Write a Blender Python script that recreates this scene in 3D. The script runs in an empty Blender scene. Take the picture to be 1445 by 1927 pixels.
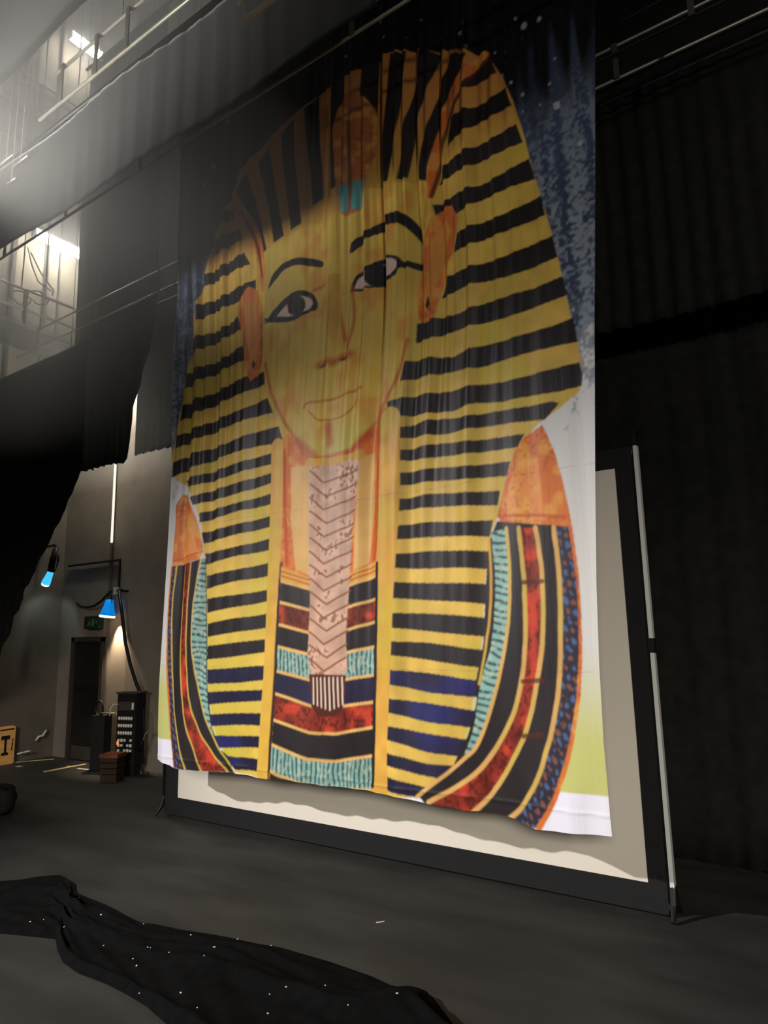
import bpy, bmesh, math, random
import numpy as np
from mathutils import Vector, Matrix

# ---------------------------------------------------------------- camera, world, lights
scene = bpy.context.scene
COL = scene.collection
F_PX, W_PX, H_PX, CAM_Z = 1300.0, 1445.0, 1927.0, 1.9
PITCH, ROLL, YAW = math.radians(9.964), math.radians(1.15), 0.6085736
def _yaw(v):
    c, s = math.cos(YAW), math.sin(YAW)
    return Vector((v[0]*c - v[1]*s, v[0]*s + v[1]*c, v[2]))
_R = _yaw((math.cos(ROLL), math.sin(ROLL)*math.sin(PITCH), -math.sin(ROLL)*math.cos(PITCH)))
_D = _yaw((-math.sin(ROLL), math.cos(ROLL)*math.sin(PITCH), -math.cos(ROLL)*math.cos(PITCH)))
_F = _yaw((0, math.cos(PITCH), math.sin(PITCH)))
cam_d = bpy.data.cameras.new('camera')
cam = bpy.data.objects.new('camera', cam_d)
COL.objects.link(cam)
cam_d.sensor_fit = 'VERTICAL'
cam_d.sensor_height = 36.0
cam_d.lens = F_PX/H_PX*36.0
cam_d.clip_start = 0.05
cam_d.clip_end = 200
cam.matrix_world = Matrix(((_R.x, -_D.x, -_F.x, 0), (_R.y, -_D.y, -_F.y, 0), (_R.z, -_D.z, -_F.z, CAM_Z), (0, 0, 0, 1)))
scene.camera = cam
vs = scene.view_settings
vs.view_transform = 'Standard'
vs.look = 'None'
vs.gamma = 1.0
vs.use_curve_mapping = False
vs.exposure = 0.12

scene.cycles.max_bounces = 6
scene.cycles.diffuse_bounces = 3
scene.cycles.glossy_bounces = 2

world = bpy.data.worlds.new('world')
scene.world = world
world.use_nodes = True
world.node_tree.nodes['Background'].inputs[0].default_value = (1.0, 0.95, 0.88, 1)
world.node_tree.nodes['Background'].inputs[1].default_value = 0.013

def spot(name, loc, target, power, color, angle, blend, radius):
    d = bpy.data.lights.new(name, 'SPOT')
    d.energy = power; d.color = color; d.spot_size = math.radians(angle); d.spot_blend = blend; d.shadow_soft_size = radius
    o = bpy.data.objects.new(name, d); COL.objects.link(o)
    o.location = loc
    o.rotation_euler = (Vector(target) - Vector(loc)).to_track_quat('-Z', 'Y').to_euler()
    return o
# overhead work light at the front of the stage, aimed low at the hanging cloth
spot('front_work_light', (-9.2, -4.2, 6.4), (-2.2, 4.6, -0.5), 5700, (1.0, 0.96, 0.96), 50, 1.0, 0.10)
# work light in the right wing, raking across the cloth
spot('wing_work_light', (5.2, -3.2, 5.2), (-0.9, 4.6, 4.2), 950, (1.0, 0.95, 0.88), 46, 1.0, 0.25)
# house lights out over the seats, a broad soft source seen through the proscenium opening
hl = bpy.data.lights.new('house_lights', 'AREA'); hl.shape = 'RECTANGLE'; hl.size = 8.0; hl.size_y = 3.5; hl.energy = 3300; hl.color = (1.0, 0.93, 0.82)
ho = bpy.data.objects.new('house_lights', hl); COL.objects.link(ho); ho.location = (9.0, -19.0, 9.0)
ho.rotation_euler = (Vector((-2.0, 4.6, 1.5)) - ho.location).to_track_quat('-Z', 'Y').to_euler()

# ---------------------------------------------------------------- measuring helpers: a picture point on a known plane of the room
def ray(px, py):
    return _F + _R*((px - W_PX/2)/F_PX) + _D*((py - H_PX/2)/F_PX)
def aY(px, py, y):
    d = ray(px, py); return Vector((0, 0, CAM_Z)) + d*(y/d.y)
def aX(px, py, x):
    d = ray(px, py); return Vector((0, 0, CAM_Z)) + d*(x/d.x)
def fl(px, py, z=0.0):
    d = ray(px, py); return Vector((0, 0, CAM_Z)) + d*((z - CAM_Z)/d.z)

# ---------------------------------------------------------------- materials
def srgb(r, g, b):
    f = lambda c: (c/255/12.92) if c <= 10.3 else ((c/255 + 0.055)/1.055)**2.4
    return (f(r), f(g), f(b), 1.0)
MATS = {}
def mat(name, col, rough=0.6, metal=0.0, var=0.0, scale=6.0, bump=0.0, spec=0.3, emit=None, emit_s=0.0, detail=4.0, stretch=(1, 1, 1), sheen=0.0):
    m = bpy.data.materials.new(name); m.use_nodes = True
    nt = m.node_tree; b = nt.nodes['Principled BSDF']
    b.inputs['Base Color'].default_value = col
    b.inputs['Roughness'].default_value = rough
    b.inputs['Metallic'].default_value = metal
    b.inputs['Specular IOR Level'].default_value = spec
    b.inputs['Sheen Weight'].default_value = sheen
    if emit:
        b.inputs['Emission Color'].default_value = emit
        b.inputs['Emission Strength'].default_value = emit_s
    if var or bump:
        tc = nt.nodes.new('ShaderNodeTexCoord'); mp = nt.nodes.new('ShaderNodeMapping')
        mp.inputs['Scale'].default_value = stretch
        nz = nt.nodes.new('ShaderNodeTexNoise'); nz.inputs['Scale'].default_value = scale; nz.inputs['Detail'].default_value = detail
        nt.links.new(tc.outputs['Object'], mp.inputs[0]); nt.links.new(mp.outputs[0], nz.inputs['Vector'])
        if var:
            mx = nt.nodes.new('ShaderNodeMix'); mx.data_type = 'RGBA'
            rp = nt.nodes.new('ShaderNodeValToRGB'); rp.color_ramp.elements[0].position = 0.3; rp.color_ramp.elements[1].position = 0.7
            mx.inputs[6].default_value = tuple(c*(1 - var) for c in col[:3]) + (1,)
            mx.inputs[7].default_value = tuple(min(1, c*(1 + var)) for c in col[:3]) + (1,)
            nt.links.new(nz.outputs[0], rp.inputs[0]); nt.links.new(rp.outputs[0], mx.inputs[0]); nt.links.new(mx.outputs[2], b.inputs['Base Color'])
        if bump:
            bp = nt.nodes.new('ShaderNodeBump'); bp.inputs['Strength'].default_value = bump; bp.inputs['Distance'].default_value = 0.02
            nt.links.new(nz.outputs[0], bp.inputs['Height']); nt.links.new(bp.outputs[0], b.inputs['Normal'])
    MATS[name] = m
    return m
mat('floor_paint', srgb(47, 46, 43), 0.62, var=0.35, scale=1.1, bump=0.05, detail=8, stretch=(1, 3, 1))
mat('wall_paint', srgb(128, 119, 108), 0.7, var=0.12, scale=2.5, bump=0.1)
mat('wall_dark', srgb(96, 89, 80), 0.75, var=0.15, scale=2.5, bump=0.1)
mat('cream_panel', srgb(150, 142, 122), 0.7, var=0.06, scale=1.5)
mat('roof_dark', srgb(40, 39, 37), 0.9, var=0.2, scale=2)
mat('velour', srgb(26, 26, 25), 0.95, var=0.25, scale=9, sheen=0.15, spec=0.1)
mat('velour_deep', srgb(33, 33, 30), 1.0, var=0.2, scale=9, spec=0.05)
mat('serge', srgb(15, 15, 15), 1.0, var=0.2, scale=14, spec=0.03)
mat('black_metal', srgb(26, 26, 27), 0.5, metal=0.3)
mat('black_fabric', srgb(22, 22, 23), 0.85, var=0.1, scale=20)
mat('steel_pipe', srgb(150, 146, 132), 0.42, metal=0.6, var=0.15, scale=5)
mat('pale_emissive', srgb(232, 226, 205), 0.45, emit=(1.0, 0.93, 0.76, 1), emit_s=0.95)  # pale tube colour with its brightness added as emission
mat('aluminium', srgb(214, 214, 210), 0.4, metal=0.15)
mat('pale_metal', srgb(170, 165, 150), 0.6)
mat('screen_white', srgb(214, 206, 192), 0.8, var=0.015, scale=0.8)
mat('rope', srgb(120, 114, 100), 0.9, var=0.2, scale=30)
mat('cable_black', srgb(18, 18, 19), 0.5)
mat('deck_steel', srgb(70, 68, 62), 0.6, metal=0.2, var=0.2, scale=4)
mat('lamp_tube', (1, 1, 1, 1), 0.5, emit=(1.0, 0.93, 0.80, 1), emit_s=130)
mat('lamp_tube_dim', (1, 1, 1, 1), 0.5, emit=(1.0, 0.93, 0.80, 1), emit_s=210)
mat('lamp_body', srgb(190, 185, 170), 0.5)
mat('door_paint', srgb(30, 27, 24), 0.6, var=0.2, scale=3)
mat('frame_paint', srgb(58, 52, 46), 0.6)
mat('sign_green', srgb(26, 52, 34), 0.5)
mat('sign_mark', srgb(96, 122, 88), 0.5)
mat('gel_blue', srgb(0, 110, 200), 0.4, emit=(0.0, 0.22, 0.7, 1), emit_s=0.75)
mat('gel_cyan', srgb(30, 170, 220), 0.4, emit=(0.05, 0.45, 0.8, 1), emit_s=1.2)
mat('lamp_lens', (1, 1, 1, 1), 0.4, emit=(1.0, 0.72, 0.36, 1), emit_s=3.0)
mat('lamp_lens_white', (1, 1, 1, 1), 0.4, emit=(0.9, 0.95, 1.0, 1), emit_s=4.0)
mat('connector_grey', srgb(236, 230, 220), 0.4, metal=0.0)
mat('panel_dark', srgb(20, 20, 21), 0.6)
mat('red_led', srgb(255, 70, 30), 0.4, emit=(1, 0.25, 0.08, 1), emit_s=1.0)
mat('rust_wood', srgb(120, 66, 42), 0.7, var=0.3, scale=8)
mat('dark_wood', srgb(52, 36, 28), 0.7, var=0.3, scale=8)
mat('plywood', srgb(232, 176, 104), 0.6, var=0.12, scale=4, stretch=(1, 1, 6))
mat('stencil_black', srgb(24, 20, 18), 0.7)
mat('tape_yellow', srgb(236, 214, 140), 0.6)
mat('tape_white', srgb(210, 205, 190), 0.6)
mat('lint', srgb(235, 235, 228), 0.8)
mat('brass_knob', srgb(190, 170, 70), 0.4, metal=0.5)
mat('white_rubber', srgb(225, 225, 220), 0.5)

# ---------------------------------------------------------------- mesh helpers
class MB:
    def __init__(self): self.v = []; self.f = []
    def box(self, c, s, rz=0.0):
        c = Vector(c); b = len(self.v); cs, sn = math.cos(rz), math.sin(rz)
        for dz in (-.5, .5):
            for dx, dy in ((-.5, -.5), (.5, -.5), (.5, .5), (-.5, .5)):
                x, y = dx*s[0], dy*s[1]
                self.v.append((c.x + x*cs - y*sn, c.y + x*sn + y*cs, c.z + dz*s[2]))
        for q in ((0, 3, 2, 1), (4, 5, 6, 7), (0, 1, 5, 4), (1, 2, 6, 5), (2, 3, 7, 6), (3, 0, 4, 7)): self.f.append(tuple(b + i for i in q))
        return self
    def path(self, pts, r, n=8, closed_ends=True):
        pts = [Vector(p) for p in pts]; rs = r if isinstance(r, (list, tuple)) else [r]*len(pts)
        base = len(self.v); m = len(pts); up = None
        for i, p in enumerate(pts):
            t = (pts[min(i + 1, m - 1)] - pts[max(i - 1, 0)]).normalized()
            if up is None:
                up = Vector((0, 0, 1)) if abs(t.z) < 0.9 else Vector((1, 0, 0))
            a = t.cross(up)
            if a.length < 1e-6: a = t.cross(Vector((0.3, 1, 0.1)))
            a.normalize(); b = a.cross(t).normalized(); up = b
            for k in range(n):
                q = 2*math.pi*k/n
                w = p + (a*math.cos(q) + b*math.sin(q))*rs[i]
                self.v.append(tuple(w))
        for i in range(m - 1):
            for k in range(n):
                self.f.append((base + i*n + k, base + i*n + (k + 1) % n, base + (i + 1)*n + (k + 1) % n, base + (i + 1)*n + k))
        if closed_ends:
            self.f.append(tuple(base + k for k in range(n))[::-1]); self.f.append(tuple(base + (m - 1)*n + k for k in range(n)))
        return self
    def bar(self, a, b, r, n=8): return self.path([a, b], r, n)
    def prism(self, poly, axis_o, ux, uy, depth):
        """extrude a flat outline poly (u,v) placed at axis_o with axes ux, uy along -(ux x uy)*depth"""
        o = Vector(axis_o); ux = Vector(ux); uy = Vector(uy); nn = ux.cross(uy).normalized()*depth
        b = len(self.v); n = len(poly)
        for u, v in poly: self.v.append(tuple(o + ux*u + uy*v))
        for u, v in poly: self.v.append(tuple(o + ux*u + uy*v + nn))
        self.f.append(tuple(range(b + n - 1, b - 1, -1))); self.f.append(tuple(range(b + n, b + 2*n)))
        for k in range(n): self.f.append((b + k, b + (k + 1) % n, b + n + (k + 1) % n, b + n + k))
        return self
    def grid(self, nu, nv, fn):
        b = len(self.v)
        for j in range(nv + 1):
            for i in range(nu + 1): self.v.append(tuple(fn(i/nu, j/nv)))
        for j in range(nv):
            for i in range(nu):
                a = b + j*(nu + 1) + i; self.f.append((a, a + 1, a + nu + 2, a + nu + 1))
        return self
    def build(self, name, m, parent=None, smooth=False, thick=0.0):
        me = bpy.data.meshes.new(name); me.from_pydata(self.v, [], self.f); me.update()
        me.materials.append(MATS[m])
        if smooth:
            me.polygons.foreach_set('use_smooth', [True]*len(me.polygons))
        o = bpy.data.objects.new(name, me); COL.objects.link(o)
        if parent:
            o.parent = parent; o.matrix_parent_inverse = Matrix.Translation(-parent.location)
        if thick:
            s = o.modifiers.new('thickness', 'SOLIDIFY'); s.thickness = thick; s.offset = 0
        return o
def tag(o, label, cat, group=None, kind=None):
    if label: o['label'] = label
    if cat: o['category'] = cat
    if group: o['group'] = group
    if kind: o['kind'] = kind
    return o
def thing(name, loc, label, cat, group=None):
    o = bpy.data.objects.new(name, None); COL.objects.link(o); o.location = loc
    return tag(o, label, cat, group)
def struct(o): o['kind'] = 'structure'; return o
def lerp(tab, x):
    return float(np.interp(x, [t[0] for t in tab], [t[1] for t in tab]))

# ---------------------------------------------------------------- the room
YB, XS = 6.65, -11.45          # back wall plane, side wall plane
struct(MB().box((-3.2, 0.3, -0.1), (16.9, 13.2, 0.2)).build('floor', 'floor_paint'))
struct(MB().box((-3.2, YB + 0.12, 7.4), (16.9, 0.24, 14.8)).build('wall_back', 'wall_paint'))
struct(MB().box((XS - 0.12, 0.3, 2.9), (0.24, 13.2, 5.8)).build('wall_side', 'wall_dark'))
struct(MB().box((XS - 0.12, 0.3, 10.3), (0.24, 13.2, 9.0)).build('wall_side_upper', 'cream_panel'))
struct(MB().box((-3.2, 0.3, 14.9), (16.9, 13.2, 0.2)).build('ceiling', 'roof_dark'))
for i, px in enumerate((15, 48, 110)):
    p = aX(px, 180, XS)
    struct(MB().box((XS + 0.02, p.y, 10.3), (0.05, 0.05, 8.9)).build('trim_%d' % (i + 1), 'deck_steel'))
p = aX(110, 520, XS)
struct(MB().box((XS + 0.02, p.y, 8.4), (0.03, 0.03, 3.0)).build('trim_4', 'deck_steel'))
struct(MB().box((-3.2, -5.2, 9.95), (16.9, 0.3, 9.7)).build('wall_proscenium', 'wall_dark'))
# pilaster on the back wall
pl = aY(253, 870, YB).x
struct(MB().box((pl + 0.60, YB - 0.02, 7.3), (1.1, 0.04, 14.6)).build('trim_5', 'wall_paint'))
struct(MB().box((aY(214, 1000, YB).x, YB - 0.015, 7.3), (0.06, 0.03, 14.6)).build('trim_6', 'wall_dark'))

# ---------------------------------------------------------------- printed hanging cloth
YD = 4.6
HEM = [(-6.076, .696), (-5.8, .655), (-5.626, .650), (-4.996, .669), (-4.525, .664), (-4.273, .689), (-3.916, .673), (-3.373, .681), (-3.074, .675), (-2.617, .635), (-2.281, .651), (-2.011, .591), (-1.503, .618)]
RE = [(.618, -1.503), (1.171, -1.518), (1.673, -1.512), (2.193, -1.492), (2.912, -1.446), (4.049, -1.366), (5.258, -1.274), (6.551, -1.179), (9.2, -1.05)]
LE = [(.696, -6.076), (1.212, -6.064), (1.902, -6.035), (2.724, -6.003), (3.576, -5.978), (4.466, -5.980), (5.394, -5.982), (6.37, -6.003), (9.2, -6.05)]
PAL = {'gold': (220, 182, 84), 'gold2': (216, 164, 70), 'gold3': (222, 174, 102), 'dark': (38, 32, 34), 'navy': (36, 33, 58), 'orange': (206, 112, 50),
       'brown': (78, 34, 22), 'rust': (176, 70, 32), 'face': (206, 174, 80), 'face2': (216, 146, 66), 'ink': (30, 27, 32), 'eyew': (216, 186, 172),
       'red': (140, 46, 30), 'red2': (112, 44, 24), 'turq': (128, 172, 164), 'beard': (196, 158, 134), 'beardl': (128, 72, 52), 'beardw': (222, 200, 182),
       'cap': (222, 140, 72), 'bead': (44, 42, 54), 'gap': (36, 30, 32), 'orn': (180, 104, 56), 'orn2': (132, 84, 58), 'teal': (84, 150, 150)}
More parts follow.
